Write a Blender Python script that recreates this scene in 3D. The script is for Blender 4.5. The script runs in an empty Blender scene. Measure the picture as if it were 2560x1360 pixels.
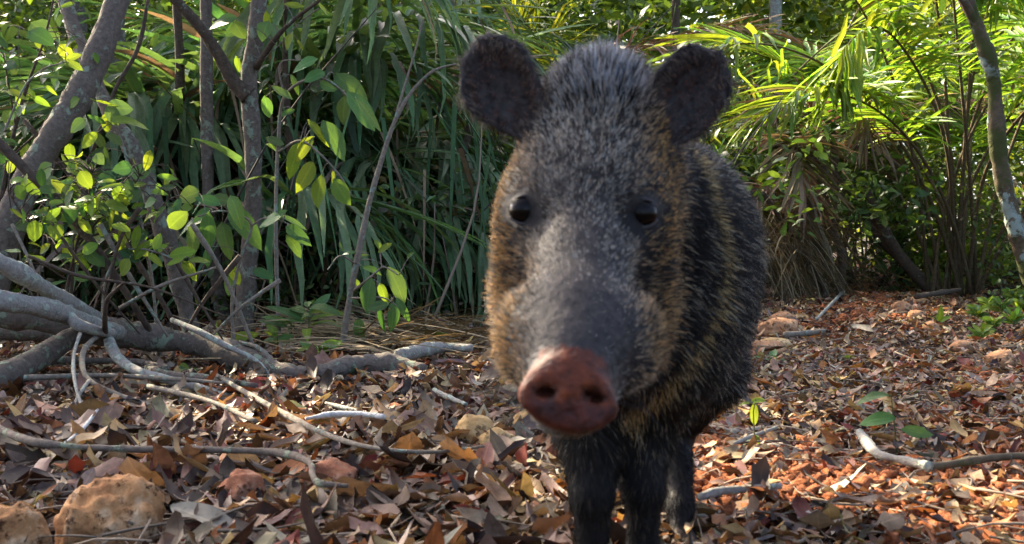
import bpy, math, random
import numpy as np
from mathutils import Vector, Matrix, Quaternion

random.seed(11)
RNG = np.random.default_rng(11)
SC = bpy.context.scene
COL = SC.collection

# ------------------------------------------------------------------ camera, world, sun, exposure
CAM_H = 0.377
PITCH = math.radians(1.67)
FPX = 2745.0                      # focal length in pixels of the 2560 px wide photograph
cam_data = bpy.data.cameras.new('trail_camera')
cam = bpy.data.objects.new('trail_camera', cam_data)
COL.objects.link(cam)
cam.location = (0, 0, CAM_H)
cam.rotation_euler = (math.pi / 2 - PITCH, 0, 0)
cam_data.sensor_width = 36.0
cam_data.lens = 36.0 * FPX / 2560.0
cam_data.clip_start = 0.02
cam_data.clip_end = 400.0
cam_data.dof.use_dof = True
cam_data.dof.focus_distance = 3.6
cam_data.dof.aperture_fstop = 13.0
SC.camera = cam

SUN_EL = math.radians(36.0)
SUN_AZ = math.radians(-40.0)      # from +Y (view direction) towards -X: the sun stands beyond the scene, to the left
SUN_DIR = np.array([math.sin(SUN_AZ) * math.cos(SUN_EL), math.cos(SUN_AZ) * math.cos(SUN_EL), math.sin(SUN_EL)])
world = bpy.data.worlds.new('World')
SC.world = world
world.use_nodes = True
wn = world.node_tree
sky = wn.nodes.new('ShaderNodeTexSky')
sky.sky_type = 'NISHITA'
sky.sun_disc = False
sky.sun_elevation = SUN_EL
sky.sun_rotation = SUN_AZ
sky.air_density = 0.5
sky.dust_density = 4.5
sky.ozone_density = 0.4
bg = wn.nodes['Background']
bg.inputs['Strength'].default_value = 0.15
wn.links.new(sky.outputs[0], bg.inputs['Color'])
sun_data = bpy.data.lights.new('sun', 'SUN')
sun_data.energy = 3.8
sun_data.angle = math.radians(0.5)
sun_data.color = (1.0, 0.86, 0.64)
sun = bpy.data.objects.new('sun', sun_data)
COL.objects.link(sun)
sun.location = (-6, 2, 8)
sun.rotation_euler = Vector(SUN_DIR.tolist()).to_track_quat('Z', 'Y').to_euler()
SC.view_settings.view_transform = 'Standard'
SC.view_settings.look = 'None'
SC.view_settings.exposure = 2.7
SC.view_settings.gamma = 1.0
SC.view_settings.use_curve_mapping = False
SC.render.engine = 'CYCLES'
SC.cycles.max_bounces = 9
SC.cycles.diffuse_bounces = 5
SC.cycles.glossy_bounces = 2
SC.cycles.transmission_bounces = 4
SC.cycles.transparent_max_bounces = 4
SC.cycles.use_denoising = True
try:
    SC.cycles.denoiser = 'OPENIMAGEDENOISE'
    SC.cycles.denoising_input_passes = 'RGB_ALBEDO_NORMAL'
    SC.cycles.denoising_prefilter = 'ACCURATE'
except Exception:
    pass
try:
    SC.cycles_curves.shape = 'RIBBONS'
except Exception:
    pass

# ------------------------------------------------------------------ helpers
CT, ST = math.cos(PITCH), math.sin(PITCH)

def P(px, py, d):
    """The world point seen at pixel (px, py) of the 2560x1360 photograph, at distance y = d."""
    cx, cy = (px - 1280.0) / FPX, (680.0 - py) / FPX
    v = np.array([cx, CT + cy * ST, -ST + cy * CT])
    return np.array([0, 0, CAM_H]) + v * (d / v[1])

def project(p):
    """Pixel coordinates of world points (authoring only: where a marking of the coat lies)."""
    p = np.atleast_2d(p)
    q = p - np.array([0, 0, CAM_H])
    f = q[:, 1] * CT - q[:, 2] * ST
    u = q[:, 1] * ST + q[:, 2] * CT
    return 1280 + FPX * q[:, 0] / f, 680 - FPX * u / f

def ground_z(x, y):
    x = np.asarray(x, float); y = np.asarray(y, float)
    far = np.clip((y - 2.2) / 3.0, 0, 1)
    z = 0.018 * far * np.sin(1.7 * x + 0.8 * y) + 0.012 * far * np.sin(3.9 * x - 2.3 * y + 1.0)
    z = z + 0.006 * np.sin(7.0 * x + 3.1 * y) * np.sin(5.3 * y - 2.0 * x)
    # low banks either side of the trail, the trail itself stays flat
    trail_x = 0.55 + 0.24 * y
    dl = np.clip((trail_x - 0.9 - x) / 2.0, 0, 1)
    dr = np.clip((x - trail_x - 0.75) / 1.5, 0, 1)
    z = z + 0.10 * (dl ** 1.5 + dr ** 1.2) * np.clip((y - 3.5) / 4.0, 0, 1)
    return z

def G(px, py, lift=0.0):
    """The ground point seen at a pixel."""
    d = 3.0
    cx, cy = (px - 1280.0) / FPX, (680.0 - py) / FPX
    v = np.array([cx, CT + cy * ST, -ST + cy * CT]); v = v / v[1]
    lo, hi = 0.4, 60.0
    for _ in range(50):
        m = 0.5 * (lo + hi)
        z = CAM_H + v[2] * m
        if z > ground_z(v[0] * m, m): lo = m
        else: hi = m
    p = np.array([0, 0, CAM_H]) + v * lo
    p[2] += lift
    return p

def tag(o, label=None, cat=None, group=None, kind=None):
    if label: o['label'] = label
    if cat: o['category'] = cat
    if group: o['group'] = group
    if kind: o['kind'] = kind
    return o

def empty(name, loc=(0, 0, 0)):
    o = bpy.data.objects.new(name, None)
    COL.objects.link(o)
    o.empty_display_size = 0.05
    o.location = Vector([float(a) for a in loc])
    return o

def obj(name, me, material=None, parent=None):
    """Links a mesh built in world coordinates as one object; under a parent it is moved to the parent's frame."""
    o = bpy.data.objects.new(name, me)
    COL.objects.link(o)
    if material is not None and len(me.materials) == 0:
        me.materials.append(material)
    if parent is not None:
        o.parent = parent
        w = parent_origin(parent)
        o.location = -w
    return o

def parent_origin(p):
    w = Vector((0, 0, 0))
    while p is not None:
        w += p.location
        p = p.parent
    return w

def make_mesh(name, V, quads=None, tris=None, tint=None, lv=None, smooth=True):
    me = bpy.data.meshes.new(name)
    V = np.asarray(V, np.float32)
    quads = np.zeros((0, 4), np.int32) if quads is None or len(quads) == 0 else np.asarray(quads, np.int32)
    tris = np.zeros((0, 3), np.int32) if tris is None or len(tris) == 0 else np.asarray(tris, np.int32)
    nq, nt = len(quads), len(tris)
    me.vertices.add(len(V)); me.vertices.foreach_set('co', V.ravel())
    me.loops.add(nq * 4 + nt * 3)
    me.loops.foreach_set('vertex_index', np.concatenate([quads.ravel(), tris.ravel()]).astype(np.int32))
    me.polygons.add(nq + nt)
    starts = np.concatenate([np.arange(nq) * 4, nq * 4 + np.arange(nt) * 3]).astype(np.int32)
    me.polygons.foreach_set('loop_start', starts)
    if smooth:
        me.polygons.foreach_set('use_smooth', np.ones(nq + nt, bool))
    me.update(calc_edges=True)
    if tint is not None:
        a = me.attributes.new('tint', 'FLOAT_COLOR', 'POINT')
        t = np.ones((len(V), 4), np.float32); t[:, :3] = tint
        a.data.foreach_set('color', t.ravel())
    if lv is not None:
        a = me.attributes.new('lv', 'FLOAT', 'POINT')
        a.data.foreach_set('value', np.asarray(lv, np.float32))
    return me

class MB:
    """Collects pieces of ONE object."""
    def __init__(s):
        s.V, s.Q, s.T, s.C, s.L, s.n = [], [], [], [], [], 0
    def add(s, V, quads=None, tris=None, tint=(1, 1, 1), lv=None):
        V = np.asarray(V, float).reshape(-1, 3)
        if quads is not None and len(quads): s.Q.append(np.asarray(quads) + s.n)
        if tris is not None and len(tris): s.T.append(np.asarray(tris) + s.n)
        s.V.append(V)
        c = np.asarray(tint, float)
        s.C.append(np.broadcast_to(c, (len(V), 3)) if c.ndim == 1 else c)
        s.L.append(np.zeros(len(V)) if lv is None else np.asarray(lv))
        s.n += len(V)
        return s
    def mesh(s, name, origin=None):
        V = np.concatenate(s.V)
        if origin is not None: V = V - np.asarray(origin)
        return make_mesh(name, V, np.concatenate(s.Q) if s.Q else None, np.concatenate(s.T) if s.T else None, np.concatenate(s.C), np.concatenate(s.L))
    def build(s, name, material, parent=None):
        return obj(name, s.mesh(name), material, parent)

def catmull(pts, n):
    pts = np.asarray(pts, float)
    if len(pts) < 3:
        t = np.linspace(0, 1, n)[:, None]
        return pts[0] * (1 - t) + pts[-1] * t
    p = np.vstack([2 * pts[0] - pts[1], pts, 2 * pts[-1] - pts[-2]])
    u = np.linspace(0, len(pts) - 1 - 1e-9, n)
    i = np.floor(u).astype(int); t = (u - i)[:, None]
    a, b, c, d = p[i], p[i + 1], p[i + 2], p[i + 3]
    return 0.5 * (2 * b + (c - a) * t + (2 * a - 5 * b + 4 * c - d) * t * t + (3 * b - a - 3 * c + d) * t ** 3)

def frames(pts):
    t = np.gradient(pts, axis=0); t /= np.linalg.norm(t, axis=1)[:, None] + 1e-12
    up = np.array([0, 0, 1.0]) if abs(t[0][2]) < 0.9 else np.array([1.0, 0, 0])
    a = np.cross(t[0], up); a /= np.linalg.norm(a)
    A = [a]
    for k in range(1, len(pts)):
        a = A[-1] - t[k] * A[-1].dot(t[k]); A.append(a / (np.linalg.norm(a) + 1e-12))
    A = np.array(A)
    return t, A, np.cross(t, A)

def tube(pts, radii, sides=7, n=None, wobble=0.0, seed=0, knots=0.0):
    """A tapered, slightly uneven limb along a smoothed line: vertices, quads, end-cap triangles."""
    r = np.random.default_rng(seed)
    pts = np.asarray(pts, float)
    if n is None: n = max(4, 4 * len(pts))
    c = catmull(pts, n)
    rad = np.interp(np.linspace(0, 1, n), np.linspace(0, 1, len(np.atleast_1d(radii))), np.atleast_1d(radii))
    if knots:
        rad = rad * (1 + knots * np.convolve(r.normal(size=n + 4), np.ones(5) / 5, 'valid') * 1.5)
    t, A, B = frames(c)
    ang = np.linspace(0, 2 * math.pi, sides, endpoint=False)
    w = 1 + wobble * r.normal(size=(n, sides))
    V = c[:, None, :] + rad[:, None, None] * w[..., None] * (np.cos(ang)[None, :, None] * A[:, None, :] + np.sin(ang)[None, :, None] * B[:, None, :])
    V = V.reshape(-1, 3)
    i = np.arange(n - 1)[:, None] * sides; j = np.arange(sides)[None, :]; k = (j + 1) % sides
    Q = np.stack([i + j, i + k, i + sides + k, i + sides + j], -1).reshape(-1, 4)
    V = np.vstack([V, c[0], c[-1]])
    m = n * sides
    T = [[m, k2, j2] for j2, k2 in zip(range(sides), list(range(1, sides)) + [0])]
    T += [[m + 1, (n - 1) * sides + j2, (n - 1) * sides + k2] for j2, k2 in zip(range(sides), list(range(1, sides)) + [0])]
    return V, Q, np.array(T)

def vnoise(p, scale, seed=0):
    """Smooth value noise on points, -1..1."""
    p = np.asarray(p, float) * scale + 100.0
    i = np.floor(p).astype(np.int64); f = p - i; f = f * f * (3 - 2 * f)
    def h(ix, iy, iz):
        n = (ix * 73856093) ^ (iy * 19349663) ^ (iz * 83492791) ^ (seed * 2654435761 & 0x7fffffff)
        n = (n ^ (n >> 13)) * 1274126177 & 0x7fffffff
        return (n ^ (n >> 16)) % 65536 / 32768.0 - 1.0
    out = 0
    for dx in (0, 1):
        for dy in (0, 1):
            for dz in (0, 1):
                w = (f[:, 0] if dx else 1 - f[:, 0]) * (f[:, 1] if dy else 1 - f[:, 1]) * (f[:, 2] if dz else 1 - f[:, 2])
                out = out + w * h(i[:, 0] + dx, i[:, 1] + dy, i[:, 2] + dz)
    return out

# chosen sunlit spots: foliage is cut away so sunbeams reach them (point, beam radius)
LIT = [(P(790, 440, 3.6), 0.15), (P(740, 395, 3.6), 0.10), (P(850, 475, 3.6), 0.08), (P(455, 650, 2.95), 0.12), (P(375, 610, 2.97), 0.08), (P(185, 150, 3.0), 0.07), (P(70, 240, 3.4), 0.05), (P(328, 295, 3.15), 0.05),
       (P(935, 470, 3.5), 0.06), (P(560, 290, 4.6), 0.10), (P(215, 190, 3.42), 0.10), (P(265, 60, 3.5), 0.08),
       (P(1046, 600, 0.98), 0.020), (P(1038, 700, 0.98), 0.020), (P(1046, 800, 0.98), 0.020), (P(1056, 500, 0.98), 0.010), (P(1063, 890, 0.97), 0.000), (P(1073, 420, 0.98), 0.000),
       (P(2345, 290, 6.8), 0.30), (P(2290, 170, 6.6), 0.35), (P(2210, 90, 6.45), 0.40), (P(2110, 150, 6.2), 0.40), (P(2120, 260, 6.2), 0.30),
       (G(1900, 1310), 0.17), (G(2080, 1310), 0.22), (G(2260, 1320), 0.24), (G(2440, 1340), 0.22), (G(2560, 1355), 0.20), (G(1780, 1280), 0.10), (G(2060, 1035), 0.05), (G(1960, 1040), 0.04)]

def shades_gap(pos, margin=0.06):
    """True for points that stand in one of the sunbeams."""
    pos = np.asarray(pos, float); out = np.zeros(len(pos), bool)
    for p, rad in LIT:
        w = pos - np.asarray(p)
        a = w @ SUN_DIR
        perp = np.linalg.norm(w - a[:, None] * SUN_DIR, axis=1)
        out |= (perp < rad + margin) & (a > 0.25)
    return out

# ------------------------------------------------------------------ materials
def new_mat(name):
    m = bpy.data.materials.new(name); m.use_nodes = True
    nt = m.node_tree
    b = nt.nodes['Principled BSDF']
    return m, nt, b, nt.nodes['Material Output']

def N(nt, t, **kw):
    n = nt.nodes.new(t)
    for k, v in kw.items():
        setattr(n, k, v)
    return n

def noise_node(nt, scale, detail=4, rough=0.6, coord='Object'):
    tc = N(nt, 'ShaderNodeTexCoord')
    n = N(nt, 'ShaderNodeTexNoise')
    n.inputs['Scale'].default_value = scale
    n.inputs['Detail'].default_value = detail
    n.inputs['Roughness'].default_value = rough
    nt.links.new(tc.outputs[coord], n.inputs['Vector'])
    return n

def ramp(nt, src, stops):
    r = N(nt, 'ShaderNodeValToRGB')
    e = r.color_ramp.elements
    while len(e) < len(stops): e.new(0.5)
    for k, (p, c) in enumerate(stops):
        e[k].position = p
        e[k].color = (c[0], c[1], c[2], 1) if len(c) == 3 else c
    nt.links.new(src, r.inputs[0])
    return r

def mixc(nt, a, b, fac, mode='MIX'):
    m = N(nt, 'ShaderNodeMix', data_type='RGBA', blend_type=mode)
    for sock, v in ((m.inputs[0], fac), (m.inputs[6], a), (m.inputs[7], b)):
        if hasattr(v, 'links') or isinstance(v, bpy.types.NodeSocket): nt.links.new(v, sock)
        elif isinstance(v, (int, float)): sock.default_value = v
        else: sock.default_value = (v[0], v[1], v[2], 1)
    return m.outputs[2]

def bump(nt, b, src, strength=0.4, dist=0.01):
    n = N(nt, 'ShaderNodeBump')
    n.inputs['Strength'].default_value = strength
    n.inputs['Distance'].default_value = dist
    nt.links.new(src, n.inputs['Height'])
    nt.links.new(n.outputs[0], b.inputs['Normal'])
    return n

def foliage_mat(name, color=None, transl=0.38, rough=0.5, vary=0.35, spots=0.0, spot_col=(0.12, 0.09, 0.03), rib=0.5, spec=0.35, tcol=(1.25, 1.15, 0.45)):
    """A leaf: colour from the mesh's tint (or one colour), a paler midrib, each object a little different, light passing through."""
    m, nt, b, out = new_mat(name)
    at = N(nt, 'ShaderNodeAttribute', attribute_name='tint')
    base = at.outputs['Color']
    if color is not None:
        base = mixc(nt, base, color, 1.0, 'MULTIPLY')
    oi = N(nt, 'ShaderNodeObjectInfo')
    hs = N(nt, 'ShaderNodeHueSaturation')
    mr = N(nt, 'ShaderNodeMapRange')
    mr.inputs[3].default_value = 0.5 - 0.045 * vary / 0.35; mr.inputs[4].default_value = 0.5 + 0.03 * vary / 0.35
    nt.links.new(oi.outputs['Random'], mr.inputs[0]); nt.links.new(mr.outputs[0], hs.inputs['Hue'])
    ml = N(nt, 'ShaderNodeMath', operation='MULTIPLY'); ml.inputs[1].default_value = 7.31
    fr = N(nt, 'ShaderNodeMath', operation='FRACT')
    nt.links.new(oi.outputs['Random'], ml.inputs[0]); nt.links.new(ml.outputs[0], fr.inputs[0])
    mv = N(nt, 'ShaderNodeMapRange'); mv.inputs[3].default_value = 1 - vary; mv.inputs[4].default_value = 1 + vary
    nt.links.new(fr.outputs[0], mv.inputs[0]); nt.links.new(mv.outputs[0], hs.inputs['Value'])
    nt.links.new(base, hs.inputs['Color'])
    base = hs.outputs[0]
    nz = noise_node(nt, 35, 3)
    r = ramp(nt, nz.outputs[0], [(0.3, (0.7, 0.7, 0.7)), (0.7, (1.2, 1.2, 1.2))])
    base = mixc(nt, base, r.outputs[0], 0.7, 'MULTIPLY')
    if spots:
        n2 = noise_node(nt, 60, 3)
        r2 = ramp(nt, n2.outputs[0], [(0.62, (0, 0, 0)), (0.68, (1, 1, 1))])
        sm = N(nt, 'ShaderNodeMath', operation='MULTIPLY'); sm.inputs[1].default_value = spots
        nt.links.new(r2.outputs[0], sm.inputs[0])
        base = mixc(nt, base, spot_col, sm.outputs[0])
    if rib:
        lv = N(nt, 'ShaderNodeAttribute', attribute_name='lv')
        rr = ramp(nt, lv.outputs['Fac'], [(0.0, (1, 1, 1)), (0.14, (0, 0, 0))])
        sm = N(nt, 'ShaderNodeMath', operation='MULTIPLY'); sm.inputs[1].default_value = rib
        nt.links.new(rr.outputs[0], sm.inputs[0])
        light = mixc(nt, base, (1.7, 1.6, 1.3), 1.0, 'MULTIPLY')
        base = mixc(nt, base, light, sm.outputs[0])
    nt.links.new(base, b.inputs['Base Color'])
    b.inputs['Roughness'].default_value = rough
    b.inputs['Specular IOR Level'].default_value = spec
    bump(nt, b, nz.outputs[0], 0.25, 0.004)
    tr = N(nt, 'ShaderNodeBsdfTranslucent')
    nt.links.new(mixc(nt, base, tcol, 1.0, 'MULTIPLY'), tr.inputs[0])
    mx = N(nt, 'ShaderNodeMixShader'); mx.inputs[0].default_value = transl
    nt.links.new(b.outputs[0], mx.inputs[1]); nt.links.new(tr.outputs[0], mx.inputs[2])
    nt.links.new(mx.outputs[0], out.inputs[0])
    return m

def bark_mat(name, dark, light, lichen=(0.28, 0.31, 0.24), amount=0.5, scale=14, moss=0.0):
    m, nt, b, out = new_mat(name)
    n1 = noise_node(nt, scale * 3.2, 6, 0.7)
    c = ramp(nt, n1.outputs[0], [(0.3, dark), (0.7, light)]).outputs[0]
    n2 = noise_node(nt, scale, 5, 0.65)
    e = 0.66 - 0.26 * amount
    f = ramp(nt, n2.outputs[0], [(e, (0, 0, 0)), (e + 0.05, (1, 1, 1))]).outputs[0]
    n3 = noise_node(nt, scale * 9, 4, 0.7)
    l2 = mixc(nt, lichen, (lichen[0] * 0.5, lichen[1] * 0.55, lichen[2] * 0.45), n3.outputs[0])
    c = mixc(nt, c, l2, f)
    if moss:
        n4 = noise_node(nt, scale * 0.6, 4, 0.6)
        e = 0.62 - 0.25 * moss
        f4 = ramp(nt, n4.outputs[0], [(e, (0, 0, 0)), (e + 0.07, (1, 1, 1))]).outputs[0]
        c = mixc(nt, c, (0.05, 0.055, 0.015), f4)
    nt.links.new(c, b.inputs['Base Color'])
    b.inputs['Roughness'].default_value = 0.9
    b.inputs['Specular IOR Level'].default_value = 0.2
    add = N(nt, 'ShaderNodeMath', operation='ADD')
    nt.links.new(n1.outputs[0], add.inputs[0]); nt.links.new(f, add.inputs[1])
    bump(nt, b, add.outputs[0], 0.7, 0.006)
    return m

def rock_mat(name, c1, c2, c3, scale=12):
    m, nt, b, out = new_mat(name)
    n1 = noise_node(nt, scale, 6, 0.7)
    c = ramp(nt, n1.outputs[0], [(0.32, c1), (0.5, c2), (0.66, c3)]).outputs[0]
    n2 = noise_node(nt, scale * 2.3, 6, 0.75)
    f = ramp(nt, n2.outputs[0], [(0.52, (0, 0, 0)), (0.62, (1, 1, 1))]).outputs[0]
    c = mixc(nt, c, (c1[0] * 0.35, c1[1] * 0.35, c1[2] * 0.35), f)
    nt.links.new(c, b.inputs['Base Color'])
    b.inputs['Roughness'].default_value = 0.9
    b.inputs['Specular IOR Level'].default_value = 0.15
    bump(nt, b, n2.outputs[0], 0.8, 0.008)
    return m
# ------------------------------------------------------------------ ground
def soil_amount(x, y):
    """Where the orange laterite soil lies bare between the leaves (0..1)."""
    p = np.stack([x, y, np.zeros_like(x)], -1)
    n = vnoise(p, 3.2, 21) * 0.6 + vnoise(p, 8.0, 22) * 0.5
    trail_x = 0.55 + 0.24 * y
    on = np.exp(-((x - trail_x) / 0.75) ** 2)
    near = np.clip((x - 0.16) / 0.12, 0, 1) * np.clip((2.05 - y) / 0.4, 0, 1) * np.where(y > 1.0, 1, 0)
    mid = np.exp(-(((x - 0.75) / 0.45) ** 2 + ((y - 2.2) / 0.25) ** 2))
    farp = np.exp(-(((x - (0.30 + 0.29 * y)) / 0.32) ** 2)) * np.clip((y - 3.9) / 1.0, 0, 1)
    return np.clip(n * 0.9 + 0.62 * near + 0.42 * mid + 0.75 * farp + 0.12 * on - 0.46, 0, 1)

def build_ground():
    xs = np.concatenate([np.linspace(-70, -4.5, 24)[:-1], np.arange(-4.5, -0.2, 0.06), np.arange(-0.2, 1.6, 0.02), np.arange(1.6, 6.5, 0.06), np.linspace(6.5, 70, 24)])
    ys = np.concatenate([np.linspace(-30, 0.2, 12)[:-1], np.arange(0.2, 1.1, 0.06), np.arange(1.1, 3.2, 0.02), np.arange(3.2, 12, 0.06), np.linspace(12, 110, 26)])
    X, Y = np.meshgrid(xs, ys, indexing='ij')
    x, y = X.ravel(), Y.ravel()
    z = ground_z(x, y)
    p = np.stack([x, y, np.zeros_like(x)], -1)
    s = soil_amount(x, y)
    z = z + np.where((np.abs(x) < 7) & (y < 12), s * (0.006 * (1 + vnoise(p, 16, 31)) + 0.005 * vnoise(p, 38, 34)) + 0.003 * vnoise(p, 11, 33), 0)
    V = np.stack([x, y, z - 0.004], -1)
    nx, ny = len(xs), len(ys)
    i, j = np.meshgrid(np.arange(nx - 1), np.arange(ny - 1), indexing='ij')
    a = i * ny + j
    Q = np.stack([a, a + ny, a + ny + 1, a + 1], -1).reshape(-1, 4)
    tint = np.array([0.030, 0.019, 0.013])[None] * (1 - s[:, None]) + np.array([0.23, 0.075, 0.030])[None] * s[:, None]
    m, nt, b, out = new_mat('forest_soil')
    at = N(nt, 'ShaderNodeAttribute', attribute_name='tint')
    n1 = noise_node(nt, 45, 8, 0.75)
    r = ramp(nt, n1.outputs[0], [(0.3, (0.45, 0.42, 0.4)), (0.7, (1.45, 1.4, 1.35))])
    nt.links.new(mixc(nt, at.outputs['Color'], r.outputs[0], 1.0, 'MULTIPLY'), b.inputs['Base Color'])
    b.inputs['Roughness'].default_value = 0.95
    b.inputs['Specular IOR Level'].default_value = 0.1
    bump(nt, b, n1.outputs[0], 0.9, 0.02)
    tag(obj('ground', make_mesh('ground', V, Q, tint=tint), m), kind='structure')
build_ground()

# ------------------------------------------------------------------ leaves as shapes
def leaf_shape(nu, nv, L=1.0, W=0.42, tip=1.0, belly=0.45, curl=0.0, cup=0.0, wave=0.0, twist=0.0, seed=0, ragged=0.0):
    """A leaf blade along +X: vertices, quads, distance from the midrib (0..1)."""
    r = np.random.default_rng(seed)
    u = np.linspace(0, 1, nu); v = np.linspace(-1, 1, nv)
    pw = math.log(0.5) / math.log(belly)
    prof = np.clip(np.sin(math.pi * u ** pw), 0, 1) ** 0.72 * (1 - 0.25 * np.clip(tip - 1, 0, 1) * u ** 3)
    prof = prof / prof.max()
    prof[0] = 0.03; prof[-1] = 0.02
    if ragged: prof = prof * (1 + ragged * r.normal(size=nu) * np.where((u > 0.1) & (u < 0.95), 1, 0))
    U, Vv = np.meshgrid(u, v, indexing='ij')
    w = prof[:, None] * W * 0.5
    if curl:
        ang = curl * u
        cx = np.where(abs(curl) > 1e-6, np.sin(ang) / curl, u); cz = -(1 - np.cos(ang)) / curl
    else:
        cx, cz = u, np.zeros_like(u)
    # cup: the blade bent about its midrib
    th = cup * prof[:, None] * Vv
    yy = np.where(abs(cup) > 1e-6, w * np.sin(th) / (cup * prof[:, None] + 1e-9), w * Vv) if cup else w * Vv
    zz = (w * (1 - np.cos(th)) / (cup * prof[:, None] + 1e-9)) if cup else np.zeros_like(yy)
    zz = zz + wave * W * np.sin(U * 9 + r.uniform(0, 6)) * Vv + wave * 0.6 * W * np.sin(U * 15 + r.uniform(0, 6)) * np.abs(Vv)
    t = twist * U
    y2 = yy * np.cos(t) - zz * np.sin(t); z2 = yy * np.sin(t) + zz * np.cos(t)
    X = cx[:, None] - np.sin(curl * U) * z2 * (1 if curl else 0)
    Z = cz[:, None] + np.cos(curl * U) * z2
    V = np.stack([X * L, y2 * L, Z * L], -1).reshape(-1, 3)
    i, j = np.meshgrid(np.arange(nu - 1), np.arange(nv - 1), indexing='ij')
    k = i * nv + j
    Q = np.stack([k, k + nv, k + nv + 1, k + 1], -1).reshape(-1, 4)
    return V, Q, np.abs(Vv).ravel()

def rot_euler(az, tilt, roll):
    """(N,3,3) matrices: roll about the leaf's axis, tilt of the axis, azimuth."""
    az, tilt, roll = [np.asarray(a, float) for a in (az, tilt, roll)]
    ca, sa, ct, st, cr, sr = np.cos(az), np.sin(az), np.cos(tilt), np.sin(tilt), np.cos(roll), np.sin(roll)
    z = np.zeros_like(ca); o = np.ones_like(ca)
    Rz = np.stack([ca, -sa, z, sa, ca, z, z, z, o], -1).reshape(-1, 3, 3)
    Ry = np.stack([ct, z, -st, z, o, z, st, z, ct], -1).reshape(-1, 3, 3)
    Rx = np.stack([o, z, z, z, cr, -sr, z, sr, cr], -1).reshape(-1, 3, 3)
    return Rz @ Ry @ Rx

def scatter(mb, templates, which, R, scale, pos, tint):
    """Adds many copies of leaf shapes to ONE mesh of leaf litter or foliage."""
    for k, (V, Q, lv) in enumerate(templates):
        m = which == k
        n = int(m.sum())
        if not n: continue
        W = np.einsum('nij,vj->nvi', R[m] * scale[m][:, None, None], V) + pos[m][:, None, :]
        q = (Q[None] + (np.arange(n) * len(V))[:, None, None]).reshape(-1, 4)
        mb.add(W.reshape(-1, 3), q, tint=np.repeat(tint[m], len(V), 0), lv=np.tile(lv, n))

# ------------------------------------------------------------------ leaf litter
DEAD = [('grey-brown', (0.155, 0.105, 0.070)), ('dark brown', (0.045, 0.027, 0.018)), ('tan', (0.30, 0.20, 0.115)), ('orange-brown', (0.26, 0.105, 0.040)),
        ('reddish brown', (0.135, 0.034, 0.022)), ('pale grey', (0.30, 0.25, 0.185)), ('straw yellow', (0.38, 0.25, 0.10)), ('mauve-brown', (0.170, 0.105, 0.075))]
DEAD_P_LEFT = np.array([0.30, 0.24, 0.15, 0.07, 0.03, 0.08, 0.04, 0.09])
DEAD_P_RIGHT = np.array([0.20, 0.16, 0.25, 0.11, 0.04, 0.10, 0.09, 0.05])

def dead_mat(name, color=None):
    m, nt, b, out = new_mat(name)
    at = N(nt, 'ShaderNodeAttribute', attribute_name='tint')
    base = at.outputs['Color']
    if color is not None: base = mixc(nt, base, color, 1.0, 'MULTIPLY')
    oi = N(nt, 'ShaderNodeObjectInfo')
    mv = N(nt, 'ShaderNodeMapRange'); mv.inputs[3].default_value = 0.5; mv.inputs[4].default_value = 1.25
    nt.links.new(oi.outputs['Random'], mv.inputs[0])
    if color is not None:
        hs = N(nt, 'ShaderNodeHueSaturation'); nt.links.new(mv.outputs[0], hs.inputs['Value']); nt.links.new(base, hs.inputs['Color']); base = hs.outputs[0]
    n1 = noise_node(nt, 38, 5, 0.7)
    r = ramp(nt, n1.outputs[0], [(0.32, (0.45, 0.42, 0.40)), (0.5, (1.0, 1.0, 1.0)), (0.7, (1.4, 1.35, 1.25))])
    base = mixc(nt, base, r.outputs[0], 0.85, 'MULTIPLY')
    lv = N(nt, 'ShaderNodeAttribute', attribute_name='lv')
    rr = ramp(nt, lv.outputs['Fac'], [(0.0, (1.45, 1.4, 1.3)), (0.10, (1, 1, 1))])
    base = mixc(nt, base, rr.outputs[0], 1.0, 'MULTIPLY')
    nt.links.new(base, b.inputs['Base Color'])
    b.inputs['Roughness'].default_value = 0.55
    b.inputs['Specular IOR Level'].default_value = 0.18
    bump(nt, b, n1.outputs[0], 0.45, 0.004)
    tr = N(nt, 'ShaderNodeBsdfTranslucent')
    nt.links.new(mixc(nt, base, (1.3, 1.0, 0.6), 1.0, 'MULTIPLY'), tr.inputs[0])
    mx = N(nt, 'ShaderNodeMixShader'); mx.inputs[0].default_value = 0.16
    nt.links.new(b.outputs[0], mx.inputs[1]); nt.links.new(tr.outputs[0], mx.inputs[2])
    nt.links.new(mx.outputs[0], out.inputs[0])
    return m

SHAPE_WORDS = {}
def dead_shapes(nu, nv, count, seed):
    r = np.random.default_rng(seed); out = []
    for k in range(count):
        w, cu, cp = r.uniform(0.36, 0.62), r.uniform(-1.3, 1.6), r.choice([-1, 1], p=[0.4, 0.6]) * r.uniform(0.3, 2.6)
        out.append(leaf_shape(nu, nv, 1.0, w, tip=r.uniform(0.8, 1.5), belly=r.uniform(0.35, 0.55), curl=cu, cup=cp, wave=r.uniform(0.02, 0.16), twist=r.uniform(-0.7, 0.7), seed=seed * 50 + k, ragged=0.05))
        SHAPE_WORDS[(seed, k)] = ('narrow ' if w < 0.43 else 'broad ' if w > 0.55 else '') + ('arched ' if abs(cu) > 0.9 else '') + ('tightly rolled' if abs(cp) > 1.9 else 'folded' if abs(cp) > 1.1 else 'flattish')
    for k, (V, Q, lv) in enumerate(out):
        out[k] = (V - np.array([0.45, 0, 0]), Q, lv)
    return out

LITTER_LOW = dead_shapes(6, 3, 26, 3)
LITTER_HI = dead_shapes(7, 5, 26, 4)
ROCK_SPOTS = [(275, 1290, 0.09), (50, 1330, 0.07)]          # kept clear of litter

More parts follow.
